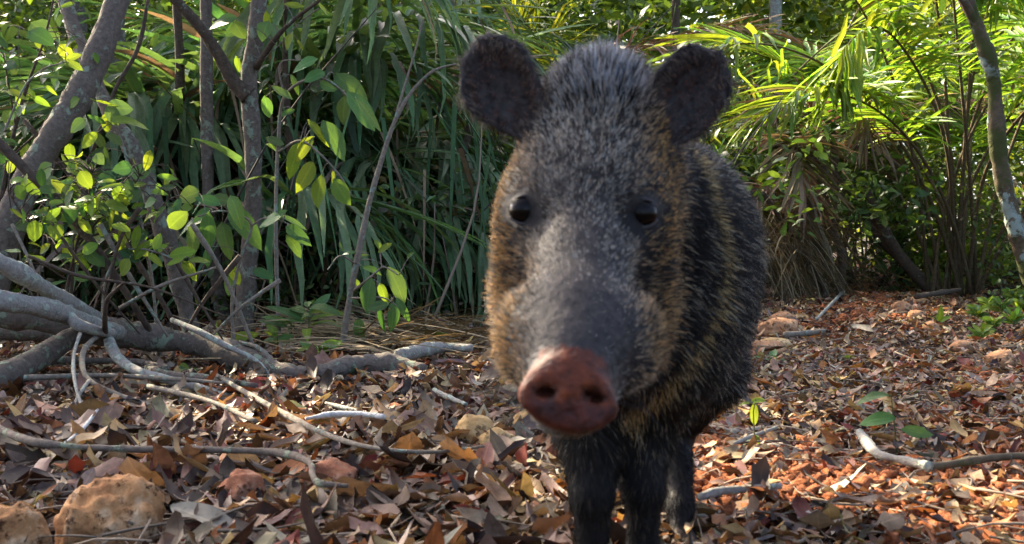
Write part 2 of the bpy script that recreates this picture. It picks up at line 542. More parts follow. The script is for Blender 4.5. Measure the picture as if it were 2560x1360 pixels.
def litter_density_points(n, r):
    """Random ground points, thinning with distance."""
    pts = []
    need = n
    while need > 0:
        m = need * 3
        y = 0.55 + (r.random(m) ** 1.6) * 11.0
        x = r.uniform(-0.56, 0.56, m) * (y + 0.7)
        s = soil_amount(x, y)
        keep = r.random(m) > np.clip(s * 0.95, 0, 0.68)
        # the leafy bank at the left holds fewer dead leaves behind the log
        keep &= ~((np.abs(x + 0.50) < 0.11) & (np.abs(y - 1.30) < 0.20)) & ~((x < -0.53) & (y < 1.40))
        keep &= ~((x < -0.1) & (y > 4.6) & (r.random(m) < 0.5))
        pts.append(np.stack([x, y], 1)[keep][:need])
        need -= len(pts[-1])
    return np.concatenate(pts)

def build_litter():
    r = np.random.default_rng(41)
    n = 54000
    p = litter_density_points(n, r)
    x, y = p[:, 0], p[:, 1]
    left = np.clip((0.35 - x + 0.10 * y) / 0.5, 0, 1)
    size = (r.lognormal(math.log(0.038), 0.46, n)) * (1 + 0.35 * left * np.clip((3.2 - y) / 1.5, 0, 1)) * np.clip(0.9 + 0.05 * y, 0.9, 1.4) * (0.78 + 0.22 * left)
    size = np.clip(size, 0.014, 0.115)
    z = ground_z(x, y) + 0.004 + r.random(n) ** 1.4 * 0.026
    R = rot_euler(r.uniform(0, 6.283, n), r.normal(0, 0.16, n), r.normal(0, 0.26, n) + np.where(r.random(n) < 0.4, math.pi, 0))
    cols = np.array([c for _, c in DEAD])
    u = r.random(n)
    ci = np.where(left > r.random(n), np.searchsorted(np.cumsum(DEAD_P_LEFT / DEAD_P_LEFT.sum()), u), np.searchsorted(np.cumsum(DEAD_P_RIGHT / DEAD_P_RIGHT.sum()), u)).clip(0, 7)
    tint = cols[ci] * r.uniform(0.45, 1.35, n)[:, None] * (1 - 0.14 * left[:, None]) * (1 + 0.08 * r.normal(size=(n, 3)))
    mb = MB()
    scatter(mb, LITTER_LOW, r.integers(0, len(LITTER_LOW), n), R, size, np.stack([x, y, z], 1), np.clip(tint, 0.01, 0.6))
    o = mb.build('leaf_litter', dead_mat('dead_leaf_litter'))
    tag(o, kind='stuff', label='carpet of small brown and tan dead leaves over the trail')

    # broken scraps
    n = 16000
    p = litter_density_points(n, r); x, y = p[:, 0], p[:, 1]
    R = rot_euler(r.uniform(0, 6.283, n), r.normal(0, 0.5, n), r.normal(0, 0.6, n))
    scraps = [leaf_shape(3, 3, 1.0, w, tip=t, belly=b, curl=cu, cup=cp, seed=900 + q, ragged=0.5) for q, (w, t, b, cu, cp) in enumerate([(0.8, 0.6, 0.35, 0.8, 1.0), (0.6, 0.8, 0.6, -0.7, 1.6), (1.0, 0.5, 0.45, 0.4, -0.9)])]
    tint = cols[r.integers(0, 8, n)] * r.uniform(0.45, 1.3, n)[:, None]
    mb = MB()
    scatter(mb, scraps, r.integers(0, 3, n), R, r.lognormal(math.log(0.018), 0.35, n).clip(0.006, 0.035), np.stack([x, y, ground_z(x, y) + 0.008 + 0.026 * r.random(n)], 1), tint)
    tag(mb.build('leaf_scraps', bpy.data.materials['dead_leaf_litter']), kind='stuff', label='broken scraps of dead leaves between the larger ones')

    # short dry twigs and straws among the leaves
    mb = MB()
    for k in range(1500):
        yy = 1.2 + r.random() ** 1.5 * 6.5; xx = r.uniform(-0.5, 0.5) * yy
        L = r.uniform(0.03, 0.16); a = r.uniform(0, 6.283)
        q = np.array([[xx, yy], [xx + L * math.cos(a) * .5 + r.normal() * .006, yy + L * math.sin(a) * .5], [xx + L * math.cos(a), yy + L * math.sin(a)]])
        zz = ground_z(q[:, 0], q[:, 1]) + r.uniform(0.008, 0.034) + r.normal(0, 0.006, 3)
        g = r.uniform(0.5, 1.3)
        mb.add(*tube(np.column_stack([q, zz]), [r.uniform(0.0010, 0.0026), 0.0006], 4, 5), tint=np.array([0.20, 0.15, 0.10]) * g)
    m, nt, b, out = new_mat('dry_twig')
    at = N(nt, 'ShaderNodeAttribute', attribute_name='tint'); nt.links.new(at.outputs['Color'], b.inputs['Base Color'])
    b.inputs['Roughness'].default_value = 0.85
    tag(mb.build('twig_litter', m), kind='stuff', label='thin dry twigs and straws strewn among the dead leaves')
build_litter()

# ------------------------------------------------------------------ rocks, clods
import bmesh
def ico(sub):
    bm = bmesh.new(); bmesh.ops.create_icosphere(bm, subdivisions=sub, radius=1.0)
    bm.verts.ensure_lookup_table()
    V = np.array([v.co[:] for v in bm.verts]); T = np.array([[v.index for v in f.verts] for f in bm.faces]); bm.free()
    return V, T
ICO = {k: ico(k) for k in (1, 2, 3, 4, 5)}

def rock_mesh(name, sx, sy, sz, seed, sub=4, rough=0.28, facet=0.5, tint=(1, 1, 1)):
    V, T = ICO[sub]
    r = np.random.default_rng(seed)
    d = np.ones(len(V))
    for _ in range(9):                                            # broken faces
        n = r.normal(size=3); n /= np.linalg.norm(n)
        h = r.uniform(0.62, 0.95)
        k = V @ n
        d = np.where(k * d > h, d * (1 - facet) + facet * h / np.maximum(k, 1e-3), d)
    W = V * d[:, None]
    off = r.uniform(-9, 9, 3)
    W = W * (1 + rough * 0.5 * vnoise(W + off, 1.8, seed) + rough * 0.32 * vnoise(W + off, 4.5, seed + 1) + rough * 0.16 * vnoise(W + off, 11, seed + 2))[:, None]
    W = W * np.array([sx, sy, sz])
    if rough > 1: W = W * (1 + 0.16 * vnoise(V + off, 9, seed + 5) + 0.08 * vnoise(V + off, 20, seed + 6))[:, None]
    return make_mesh(name, W, None, T, tint=np.tile(np.array(tint, float), (len(W), 1)))

M_OCHRE = rock_mat('ochre_rock', (0.18, 0.075, 0.030), (0.40, 0.205, 0.085), (0.56, 0.40, 0.24), 20)
M_YELLOW = rock_mat('yellow_rock', (0.34, 0.19, 0.075), (0.48, 0.31, 0.13), (0.58, 0.43, 0.24), 22)
M_PALE = rock_mat('pale_rock', (0.22, 0.10, 0.045), (0.38, 0.20, 0.10), (0.48, 0.31, 0.17), 18)
M_CLOD = rock_mat('laterite_clod', (0.16, 0.050, 0.020), (0.27, 0.088, 0.032), (0.36, 0.15, 0.065), 50)
M_REDROCK = rock_mat('red_rock', (0.16, 0.055, 0.030), (0.28, 0.115, 0.060), (0.40, 0.24, 0.15), 22)

def rock(name, px, py, w, h, mat, seed, label, cat='rock', depth=0.8, group=None, sub=4, sink=0.25, facet=0.5, rough=0.28, rz=0.0):
    """A stone whose foot is seen at (px, py), w by h pixels."""
    g = G(px, py)
    s = g[1] / FPX
    me = rock_mesh(name, w * s * 0.5, w * s * 0.5 * depth, h * s * (0.5 + sink * 0.3), seed, sub, rough, facet)
    o = bpy.data.objects.new(name, me); COL.objects.link(o)
    me.materials.append(mat)
    o.location = (g[0], g[1] + w * s * 0.5 * depth, g[2] + h * s * (0.5 - sink * 0.5))
    o.rotation_euler = (0, 0, rz)
    return tag(o, label, cat, group)

def rock_at(name, px_c, top_y, d, w, h, mat, seed, label, depth=0.8, sub=5, rough=0.3):
    """A stone on the ground at distance d whose top is seen at top_y."""
    c = P(px_c, top_y, d); s = d / FPX
    me = rock_mesh(name, w * s * 0.5, w * s * 0.5 * depth, h * s * 0.5, seed, sub, rough, 0.55)
    o = bpy.data.objects.new(name, me); COL.objects.link(o); me.materials.append(mat)
    o.location = (c[0], c[1], c[2] - h * s * 0.5)
    return tag(o, label, 'rock')

rock_at('rock', 275, 1196, 1.36, 285, 290, M_OCHRE, 5, 'big blocky ochre rock with dark pits standing in the dead leaves at the bottom edge')
rock_at('rock', 35, 1255, 1.30, 200, 270, M_OCHRE, 12, 'smooth sloping ochre rock cut off by the picture edge beside the big pitted rock')
rock('rock', 1186, 1132, 108, 96, M_YELLOW, 23, 'rounded yellow rock lying beside the snout of the peccary', sub=4, facet=0.25, rough=0.22)
rock('rock', 1240, 1142, 110, 70, M_YELLOW, 31, 'low flat yellow stone wedged against the rounded yellow rock', sub=4)
rock('rock', 1338, 1100, 115, 78, M_YELLOW, 37, 'yellow stone partly hidden under the snout of the peccary', sub=4)
rock('rock', 808, 1262, 170, 110, M_REDROCK, 44, 'flat reddish rock half buried in leaves beside two tiny bright seedlings', sub=4, sink=0.5)
rock('rock', 590, 1292, 125, 115, M_REDROCK, 53, 'small reddish stone just behind the big silvery leaf', sub=4)
rock('rock', 1080, 976, 60, 50, M_YELLOW, 58, 'small yellow stone near the pale broken end of the log', sub=3)
rock('rock', 1925, 895, 104, 42, M_PALE, 61, 'pinkish angular stone at the trail edge just behind the flank of the peccary', sub=4)
rock('rock', 1945, 884, 95, 40, M_YELLOW, 63, 'smaller yellow stone touching the grey split stick beside the trail', sub=3)
rock('rock', 1960, 850, 104, 56, M_PALE, 66, 'pale ridged stone at the trail edge above the grey split stick', sub=4)
rock('rock', 1965, 812, 72, 34, M_PALE, 71, 'pale stone farthest along the near edge of the trail', sub=3)
rock('rock', 2262, 790, 56, 39, M_PALE, 74, 'cream rounded stone in the middle of the row at the far trail edge', sub=4)
rock('rock', 2300, 806, 56, 34, M_PALE, 77, 'cream stone leaning on its rounded neighbour at the far trail edge', sub=3)
rock('rock', 2300, 766, 72, 25, M_PALE, 79, 'long flat cream stone at the foot of the palm clump', sub=3)
rock('rock', 2335, 832, 48, 30, M_PALE, 83, 'small cream stone nearest the low yellow-green herbs', sub=3)
rock('rock', 2420, 880, 80, 28, M_PALE, 86, 'buff flat stone half under leaves below the low herbs', sub=3)
rock('rock', 2515, 926, 80, 51, M_PALE, 89, 'pale cream stone near the picture edge below the palm clump', sub=4)
rock('rock', 2055, 740, 40, 25, M_PALE, 93, 'faint pale stone where the trail fades into the thicket', sub=3)
CLODS = [(2090, 858, 55, 40), (2410, 995, 80, 50), (2470, 950, 70, 40), (2130, 1190, 70, 40), (2290, 1300, 150, 75), (2350, 1355, 130, 60), (2010, 1065, 90, 40), (2080, 1080, 80, 42),
         (2290, 1080, 90, 40), (2330, 1150, 90, 40), (1860, 1190, 70, 36), (1950, 1230, 80, 34), (2180, 1290, 110, 60), (2130, 1310, 90, 60), (2060, 1340, 80, 40), (2250, 1035, 70, 30),
         (2410, 1140, 80, 34), (2530, 1065, 70, 36), (1830, 1350, 80, 36), (2440, 1340, 100, 50), (1400, 960, 0, 0), (1225, 950, 60, 34), (640, 1085, 80, 30)]
CLOD_LABELS = ['standing alone in the middle of the trail', 'below the pale cream stone near the picture edge', 'touching the pale cream stone near the picture edge', 'beside the upper end of the bent pale stick', 'that is the largest lump of the sunlit patch', 'broad and cut by the bottom edge below the largest lump', 'between the forked seedling and the broad-leaved seedling', 'closest to the broad-leaved seedling on its flank side', 'under the lowest leaf of the broad-leaved seedling', 'right behind the bent pale stick', 'just below the forked seedling', 'behind the pale grey stick by the hooves', 'beside the largest lump on the side of the hooves', 'small and leaning between two bigger sunlit lumps', 'low at the bottom edge between the hooves and the sunlit lumps', 'between the two upper leaves of the broad-leaved seedling', 'above the mossy stick', 'at the picture edge level with the broad-leaved seedling', 'at the bottom edge right beside the dark legs', 'at the bottom edge farthest from the hooves', '', 'dark red beside the cheek of the peccary', 'among shaded grey leaves near the faded yellow-green leaf']
for kk, (px, py, w, h) in enumerate(CLODS):
    if w == 0: continue
    w, h = w * 0.5, h * 0.5
    rock('soil_clod', px, min(py, 1358), w, h, M_CLOD, 100 + kk, 'crumbly orange-red soil clod ' + CLOD_LABELS[kk], 'clod', group='orange soil clods on the trail', sub=4, rough=1.1, facet=0.1, sink=0.4)

def build_crumbs():
    r = np.random.default_rng(77)
    mb = MB(); V, T = ICO[1]; V2, T2 = ICO[2]
    Y = 1.15 + r.random(90000) ** 1.4 * 6.5; X = r.uniform(-0.25, 0.55, 90000) * Y
    ok = soil_amount(X, Y) * 1.3 > r.random(90000)
    X, Y = X[ok][:6500], Y[ok][:6500]
    Z = ground_z(X, Y)
    for x, y, z in zip(X, Y, Z):
        s = min(0.013, r.lognormal(math.log(0.0055), 0.5)) * (1 + 0.1 * y)
        S, TT = (V2, T2) if s > 0.008 else (V, T)
        mb.add(S * (1 + 0.35 * r.normal(size=(len(S), 1))) * s * np.array([1, 1, 0.75]) + np.array([x, y, z + s * 0.4 + r.random() * 0.012]), None, TT, tint=(1, 1, 1))
    tag(mb.build('soil_crumbs', M_CLOD), kind='stuff', label='loose crumbs of orange-red laterite soil')
build_crumbs()

# ------------------------------------------------------------------ single fallen leaves: the 280 that show largest
DEAD_M = {nm: dead_mat('dead_leaf_' + nm.replace(' ', '_').replace('-', '_'), c) for nm, c in DEAD}
HI_MESH = {}
def dead_leaf(shape, cname):
    key = (shape, cname)
    if key not in HI_MESH:
        V, Q, lv = LITTER_HI[shape]
        me = make_mesh('dead_leaf', V, Q, tint=np.ones((len(V), 3)), lv=lv)
        me.materials.append(DEAD_M[cname]); HI_MESH[key] = me
    o = bpy.data.objects.new('dead_leaf', HI_MESH[key]); COL.objects.link(o)
    return o

def leaf_place(px, py):
    if px < 520 and py > 1180: return 'round the big ochre rock'
    if px < 700 and py > 1220: return 'near the big silvery leaf'
    if px < 1000 and py > 1200: return 'near the bent lichened twig'
    if px < 700: return 'under the fallen branches'
    if px < 1150 and py < 1130: return 'near the white peeled stick'
    if px < 1330 and py < 1160: return 'around the yellow rocks'
    if px < 1400: return 'in front of the yellow rocks'
    if px < 1760: return 'around the hooves of the peccary'
    if py > 1240: return 'in the sunlit patch of soil'
    if px < 2000: return 'around the little forked seedling'
    if py > 1110: return 'around the pale lichened stick'
    return 'around the broad-leaved seedling'

def build_single_leaves():
    r = np.random.default_rng(52)
    names = [a for a, _ in DEAD]
    spots = []
    k = 0
    while len(spots) < 270 and k < 20000:
        k += 1
        py = 1010 + 350 * r.random() ** 0.75; px = r.uniform(-20, 2580)
        if any(abs(px - a) < 165 and py > 1180 for a in (275, 60)): continue
        if 1400 < px < 1740 and py < 1330: continue
        if 400 < px < 670 and py > 1270: continue
        g = G(px, min(py, 1362))
        if soil_amount(g[:1], g[1:2])[0] * 0.75 > r.random(): continue
        mind = 26 + (py - 1010) * 0.06
        if any((px - a) ** 2 + ((py - b) * 1.8) ** 2 < mind ** 2 for a, b, _ in spots): continue
        spots.append((px, py, g))
    used = set()
    for px, py, g in spots:
        left = px < 1500
        pr = DEAD_P_LEFT if left else DEAD_P_RIGHT
        nm = names[r.choice(8, p=pr / pr.sum())]
        sh = int(r.integers(0, len(LITTER_HI)))
        s = r.uniform(0.042, 0.080) if left else r.uniform(0.030, 0.056)
        size = 'small ' if s < 0.042 else 'large ' if s > 0.070 else ''
        for _ in range(60):                                       # no two alike side by side
            label = size + SHAPE_WORDS[(4, sh)] + ' ' + nm + ' dead leaf ' + leaf_place(px, py)
            if label not in used: break
            sh = int(r.integers(0, len(LITTER_HI)))
        k2 = 0
        while label in used and k2 < 8:
            label = size + SHAPE_WORDS[(4, sh)] + ' ' + names[k2] + ' dead leaf ' + leaf_place(px, py); nm = names[k2] if label not in used else nm; k2 += 1
        used.add(label)
        o = dead_leaf(sh, nm)
        o.scale = (s, s, s)
        o.location = (g[0], g[1], g[2] + r.uniform(0.016, 0.034))
        o.rotation_euler = (r.normal(0, 0.20) + (math.pi if r.random() < 0.35 else 0), r.normal(0, 0.15), r.uniform(0, 6.28))
        tag(o, label, 'dead leaf', 'dead leaves lying on the trail floor')
build_single_leaves()

def special_leaf(px, py, L, W, az, tilt, roll, color, label, lift=0.02, curl=0.3, cup=0.5, seed=1, wave=0.05, rough=0.5):
    g = G(px, min(py, 1364), lift)
    V, Q, lv = leaf_shape(13, 7, L, W, tip=1.3, belly=0.45, curl=curl, cup=cup, wave=wave, seed=seed)
    V = V - np.array([0.5 * L, 0, 0])
    me = make_mesh('dead_leaf', V, Q, tint=np.ones((len(V), 3)), lv=lv)
    me.materials.append(dead_mat('dead_leaf_single', color))
    o = bpy.data.objects.new('dead_leaf', me); COL.objects.link(o)
    o.location = g.tolist(); o.rotation_euler = (roll, tilt, az)
    return tag(o, label, 'dead leaf')
special_leaf(535, 1372, 0.125, 0.36, -0.32, 0.14, 0.22, (0.27, 0.24, 0.18), 'big silvery pale leaf with a raised midrib lying beside the big ochre rock', 0.034, 0.5, 0.8, 3)
special_leaf(945, 1185, 0.060, 0.55, 0.3, -0.2, 0.6, (0.17, 0.030, 0.020), 'dark red leaf standing on edge near the end of the long thin twig', 0.02, 0.4, 0.9, 5)
special_leaf(650, 990, 0.075, 0.6, 0.6, -0.5, 0.9, (0.22, 0.055, 0.035), 'pinkish red leaf propped against the curved grey branch', 0.03, 0.5, 0.7, 8)
special_leaf(735, 1055, 0.085, 0.5, -0.2, 0.0, 0.4, (0.26, 0.26, 0.09), 'faded yellow-green leaf lying below the curved grey branch', 0.03, 0.4, 0.6, 9)
special_leaf(1210, 1200, 0.070, 0.5, 1.1, -0.9, 0.5, (0.40, 0.20, 0.14), 'salmon pink leaf standing upright at the tip of the long twig', 0.035, 0.3, 0.8, 11)
special_leaf(240, 1145, 0.065, 0.6, 0.2, 0.0, 0.5, (0.30, 0.14, 0.05), 'orange-brown leaf lying behind the big ochre rock', 0.03, 0.5, 1.2, 14)
special_leaf(1040, 1190, 0.085, 0.45, -0.1, 0.05, -0.4, (0.42, 0.24, 0.085), 'bright ochre curled leaf above the tip of the long twig', 0.02, 0.6, 1.4, 15)
special_leaf(1130, 1150, 0.11, 0.40, 0.15, -0.1, 0.6, (0.42, 0.29, 0.16), 'long buff arched leaf lying in front of the rounded yellow rock', 0.03, 0.9, 1.2, 16)
special_leaf(1060, 1090, 0.035, 0.7, 0.6, -0.8, 1.0, (0.20, 0.03, 0.02), 'small crimson leaf standing up beside the white peeled stick', 0.02, 0.2, 0.6, 17)
# ------------------------------------------------------------------ wood: fallen tree, sticks, standing trees
M_LOG = bark_mat('lichened_log_bark', (0.07, 0.055, 0.042), (0.17, 0.135, 0.105), (0.25, 0.28, 0.20), 0.42, 24)
M_PALEB = bark_mat('pale_branch_bark', (0.16, 0.145, 0.12), (0.30, 0.28, 0.24), (0.40, 0.43, 0.37), 0.55, 30)
M_TWIG = bark_mat('grey_twig_bark', (0.10, 0.082, 0.06), (0.24, 0.20, 0.15), (0.26, 0.31, 0.26), 0.40, 30)
M_TRUNK = bark_mat('lichened_trunk_bark', (0.060, 0.048, 0.036), (0.16, 0.125, 0.095), (0.25, 0.27, 0.20), 0.42, 24)
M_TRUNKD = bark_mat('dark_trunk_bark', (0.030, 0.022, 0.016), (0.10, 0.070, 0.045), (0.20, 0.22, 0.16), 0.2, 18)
M_MOSSY = bark_mat('mossy_trunk_bark', (0.050, 0.038, 0.022), (0.13, 0.095, 0.055), (0.30, 0.35, 0.31), 0.55, 9, moss=0.55)
M_WHITE = bark_mat('peeled_wood', (0.34, 0.33, 0.30), (0.55, 0.54, 0.50), (0.5, 0.52, 0.5), 0.2, 30)
M_STEM = bark_mat('green_stem', (0.05, 0.06, 0.022), (0.11, 0.11, 0.045), (0.2, 0.2, 0.1), 0.15, 40)

def limb(name, pix, wpx, mat, parent, seed=0, sides=9, n=None, knots=0.10, wob=0.03):
    """A branch through (px, py, distance) points, wpx its widths in pixels along it."""
    pts = np.array([P(*q) for q in pix])
    ds = np.array([q[2] for q in pix])
    w = np.atleast_1d(np.array(wpx, float))
    dw = np.interp(np.linspace(0, 1, len(w)), np.linspace(0, 1, len(ds)), ds)
    rad = w * dw / FPX * 0.5
    if n is None: n = 6 * len(pix)
    V, Q, T = tube(pts, rad, sides, n, wob, seed, knots)
    mb = MB().add(V, Q, T)
    return mb.build(name, mat, parent)

# the fallen tree across the left of the picture
p0 = P(400, 845, 3.1)
FALLEN = empty('fallen_tree', (p0[0], p0[1], 0))
tag(FALLEN, 'fallen grey lichened tree with forked bare branches lying across the leaf litter', 'fallen tree')
limb('trunk', [(-260, 742, 2.9), (30, 790, 2.95), (180, 815, 3.0), (290, 832, 3.05), (400, 846, 3.1), (520, 866, 3.1), (610, 898, 3.0), (700, 928, 2.9), (790, 936, 2.88), (880, 914, 2.98), (980, 910, 3.0), (1060, 926, 2.95)],
     [58, 60, 62, 66, 68, 66, 60, 54, 50, 52, 46, 36], M_LOG, FALLEN, 3, 14, 90, 0.22, 0.035)
limb('branch', [(-200, 1010, 2.5), (0, 945, 2.65), (100, 893, 2.8), (190, 838, 2.92), (270, 818, 3.02)], [68, 68, 62, 56, 48], M_LOG, FALLEN, 4, 12, 40, 0.12)
limb('branch', [(-160, 735, 2.5), (0, 752, 2.6), (120, 772, 2.72), (215, 806, 2.88), (300, 834, 3.03)], [50, 54, 54, 48, 44], M_PALEB, FALLEN, 5, 12, 40, 0.12)
limb('branch', [(-120, 610, 2.55), (10, 662, 2.62), (90, 708, 2.72), (180, 762, 2.88), (262, 808, 3.02)], [44, 46, 44, 40, 36], M_PALEB, FALLEN, 6, 12, 40, 0.12)
limb('branch', [(-150, 640, 2.75), (40, 676, 2.85), (130, 740, 2.95), (250, 800, 3.08)], [30, 30, 28, 24], M_LOG, FALLEN, 16, 10, 30, 0.12)
limb('branch', [(-150, 835, 3.1), (0, 833, 3.12), (130, 838, 3.15), (200, 845, 3.15)], [36, 38, 36, 30], M_LOG, FALLEN, 7, 10, 24, 0.12)
# the long curved limb sweeping to the ground
limb('branch', [(270, 826, 2.95), (276, 862, 2.85), (300, 900, 2.75), (350, 930, 2.66), (430, 952, 2.60), (520, 976, 2.55), (600, 996, 2.52), (740, 1006, 2.50), (850, 1008, 2.49), (990, 1012, 2.48), (1100, 1000, 2.52), (1190, 986, 2.56)],
     [24, 26, 26, 25, 24, 22, 20, 19, 19, 18, 14, 9], M_PALEB, FALLEN, 8, 10, 80, 0.10)
limb('branch', [(172, 766, 2.85), (176, 790, 2.78), (196, 812, 2.75), (240, 826, 2.8), (280, 834, 2.9)], [22, 26, 28, 26, 24], M_PALEB, FALLEN, 9, 10, 24, 0.08)
limb('branch', [(265, 850, 2.9), (262, 800, 2.75), (268, 750, 2.7), (290, 725, 2.68), (310, 706, 2.66)], [14, 13, 12, 10, 6], M_TRUNKD, FALLEN, 10, 8, 24, 0.15)
limb('branch', [(245, 838, 2.85), (212, 872, 2.65), (206, 915, 2.5), (226, 952, 2.42), (290, 985, 2.38), (370, 1012, 2.34), (440, 1030, 2.3), (520, 1062, 2.2), (620, 1112, 2.05)], [12, 14, 14, 14, 13, 12, 12, 11, 7], M_TWIG, FALLEN, 11, 8, 60, 0.12)
limb('branch', [(200, 835, 2.7), (186, 880, 2.55), (184, 930, 2.42), (196, 990, 2.3), (222, 1048, 2.2), (262, 1110, 2.05), (340, 1180, 1.85)], [9, 9, 9, 9, 9, 9, 6], M_PALEB, FALLEN, 12, 8, 50, 0.12)
limb('branch', [(222, 952, 2.40), (196, 990, 2.32), (176, 1036, 2.25), (168, 1064, 2.22)], [9, 9, 7, 5], M_PALEB, FALLEN, 13, 8, 20, 0.12)
limb('branch', [(100, 966, 2.6), (120, 1010, 2.45), (150, 1060, 2.3), (180, 1130, 2.05)], [16, 15, 14, 9], M_TWIG, FALLEN, 14, 8, 26, 0.15)
limb('branch', [(430, 800, 3.1), (500, 830, 2.98), (560, 862, 2.95), (620, 890, 2.93), (660, 920, 2.9), (680, 960, 2.85)], [14, 16, 15, 14, 12, 8], M_PALEB, FALLEN, 15, 8, 36, 0.12)
limb('branch', [(600, 855, 3.05), (650, 872, 2.95), (690, 920, 2.92), (740, 985, 2.8), (830, 1010, 2.6)], [12, 13, 13, 12, 8], M_TWIG, FALLEN, 17, 8, 36, 0.12)

for k, pix in enumerate([[(420, 620, 3.05), (490, 740, 3.05), (565, 862, 3.05)], [(250, 560, 2.95), (330, 700, 2.98), (420, 842, 3.0)], [(130, 560, 2.9), (240, 710, 2.95), (350, 835, 3.0)], [(300, 770, 2.95), (400, 715, 2.9), (540, 668, 2.9)],
                         [(600, 640, 3.1), (505, 760, 3.1), (455, 850, 3.1)], [(30, 560, 2.8), (90, 690, 2.8), (120, 800, 2.9)], [(350, 520, 2.95), (300, 600, 2.95), (265, 740, 2.95)], [(480, 560, 3.0), (560, 690, 3.02), (640, 880, 3.05)],
                         [(70, 640, 2.7), (200, 690, 2.75), (380, 720, 2.8), (560, 790, 2.85)], [(700, 700, 3.05), (600, 770, 3.0), (520, 850, 3.0)]]):
    limb('twig', pix, [[12, 9, 5], [14, 11, 7], [9, 7, 4]][k % 3], [M_TRUNKD, M_TWIG][k % 2], FALLEN, 600 + k, 7, None, 0.15)

def stick(name, pix, wpx, mat, label, seed, cat='stick', group=None, lift=0.014, knots=0.14, flat=1.0):
    """A stick lying on the litter through ground pixels."""
    pts = np.array([G(min(max(a, -400), 2960), b, lift + 0.022) for a, b in pix])
    w = np.atleast_1d(np.array(wpx, float))
    ds = np.interp(np.linspace(0, 1, len(w)), np.linspace(0, 1, len(pts)), pts[:, 1])
    base = pts.mean(0)
    V, Q, T = tube(pts, w * ds / FPX * 0.5, 8, 7 * len(pix), 0.05, seed, knots)
    V = V - base
    o = bpy.data.objects.new(name, make_mesh(name, V, Q, T)); COL.objects.link(o)
    o.data.materials.append(mat); o.location = base.tolist()
    return tag(o, label, cat, group)

stick('fallen_twig', [(530, 985), (640, 1058), (750, 1128), (850, 1178), (950, 1205), (1080, 1214), (1210, 1198)], [12, 15, 15, 14, 12, 10, 6], M_TWIG, 'long thin grey twig slanting from the curved branch down to the pink upright leaf', 21, lift=0.03)
stick('fallen_twig', [(-60, 1120), (60, 1186), (180, 1206), (330, 1214), (500, 1216), (640, 1221), (725, 1232), (775, 1256), (782, 1290), (800, 1316), (870, 1324)], [20, 20, 18, 18, 17, 17, 17, 18, 18, 17, 12], M_LOG, 'crooked lichened twig with a sharp bend running behind the big ochre rock', 22, lift=0.035)
stick('peeled_stick', [(765, 1118), (830, 1107), (900, 1106), (962, 1114)], [10, 17, 17, 12], M_WHITE, 'white peeled stick lying on the litter below the curved grey branch', 23, lift=0.03)
stick('fallen_twig', [(1086, 1022), (1120, 1042), (1166, 1062)], [12, 15, 10], M_PALEB, 'short pale lichened twig near the snout behind the rounded yellow rock', 24, lift=0.02)
stick('fallen_twig', [(815, 1058), (860, 1072), (905, 1082)], [8, 11, 7], M_PALEB, 'thin pale twig just above the white peeled stick', 25, lift=0.02)
stick('fallen_twig', [(-40, 962), (130, 950), (330, 952), (420, 972)], [20, 20, 18, 14], M_LOG, 'dark straight twig lying under the curved branch beside the log', 26, lift=0.03)
stick('fallen_twig', [(60, 1000), (250, 992), (420, 1002), (560, 1014)], [14, 14, 14, 8], M_TWIG, 'brown twig crossing under the thin drooping branches', 27, lift=0.03)
stick('fallen_twig', [(370, 962), (420, 980), (520, 990), (640, 1010)], [26, 24, 20, 14], M_LOG, 'stout lichened twig end lying just behind the curved branch', 28, lift=0.02)
stick('fallen_twig', [(370, 1012), (520, 1052), (640, 1110)], [14, 16, 10], M_TWIG, 'brown twig forking away towards the faded yellow-green leaf', 29, lift=0.02)
stick('peeled_stick', [(160, 1190), (205, 1150), (245, 1092)], [5, 10, 7], M_WHITE, 'small white sliver of wood near the orange-brown leaf', 30, lift=0.03)
stick('fallen_branch', [(2148, 1140), (2172, 1178), (2200, 1204), (2260, 1220), (2322, 1238)], [20, 24, 26, 26, 24], M_PALEB, 'bent pale lichened stick lying on the orange soil of the trail', 31, lift=0.02, knots=0.25)
stick('fallen_branch', [(2322, 1230), (2400, 1216), (2500, 1200), (2590, 1196)], [22, 22, 20, 16], M_MOSSY, 'mossy brown stick touching the end of the bent pale stick', 32, lift=0.015)
stick('fallen_branch', [(1748, 1306), (1800, 1290), (1870, 1284), (1952, 1276)], [22, 24, 22, 16], M_PALEB, 'pale grey stick lying beside the hooves in the sunlit soil', 33, lift=0.012)
stick('fallen_twig', [(1836, 1162), (1880, 1142), (1940, 1118)], [8, 12, 8], M_PALEB, 'thin pale twig under the little forked seedling', 34, lift=0.014)
stick('split_stick', [(1962, 866), (2010, 862), (2060, 856)], [14, 15, 12], M_TWIG, 'grey split stick lying beside the yellow stones at the trail edge', 35, lift=0.02)
stick('fallen_twig', [(2040, 830), (2075, 790), (2110, 745)], [6, 8, 10], M_PALEB, 'slender pale stem lying along the far part of the trail', 36, lift=0.03)
stick('fallen_twig', [(2290, 778), (2360, 762), (2400, 752)], [14, 14, 8], M_TRUNKD, 'dark stick lying at the foot of the palm clump', 37, lift=0.05)
stick('fallen_branch', [(1000, 940), (1090, 918), (1180, 918)], [34, 30, 22], M_PALEB, 'broken whitish branch end lying at the tip of the fallen log', 38, lift=0.035)

# ---- standing trees
FOL_T = {}
def tree_root(name, base, label, cat='tree', group=None):
    e = empty(name, base); return tag(e, label, cat, group)

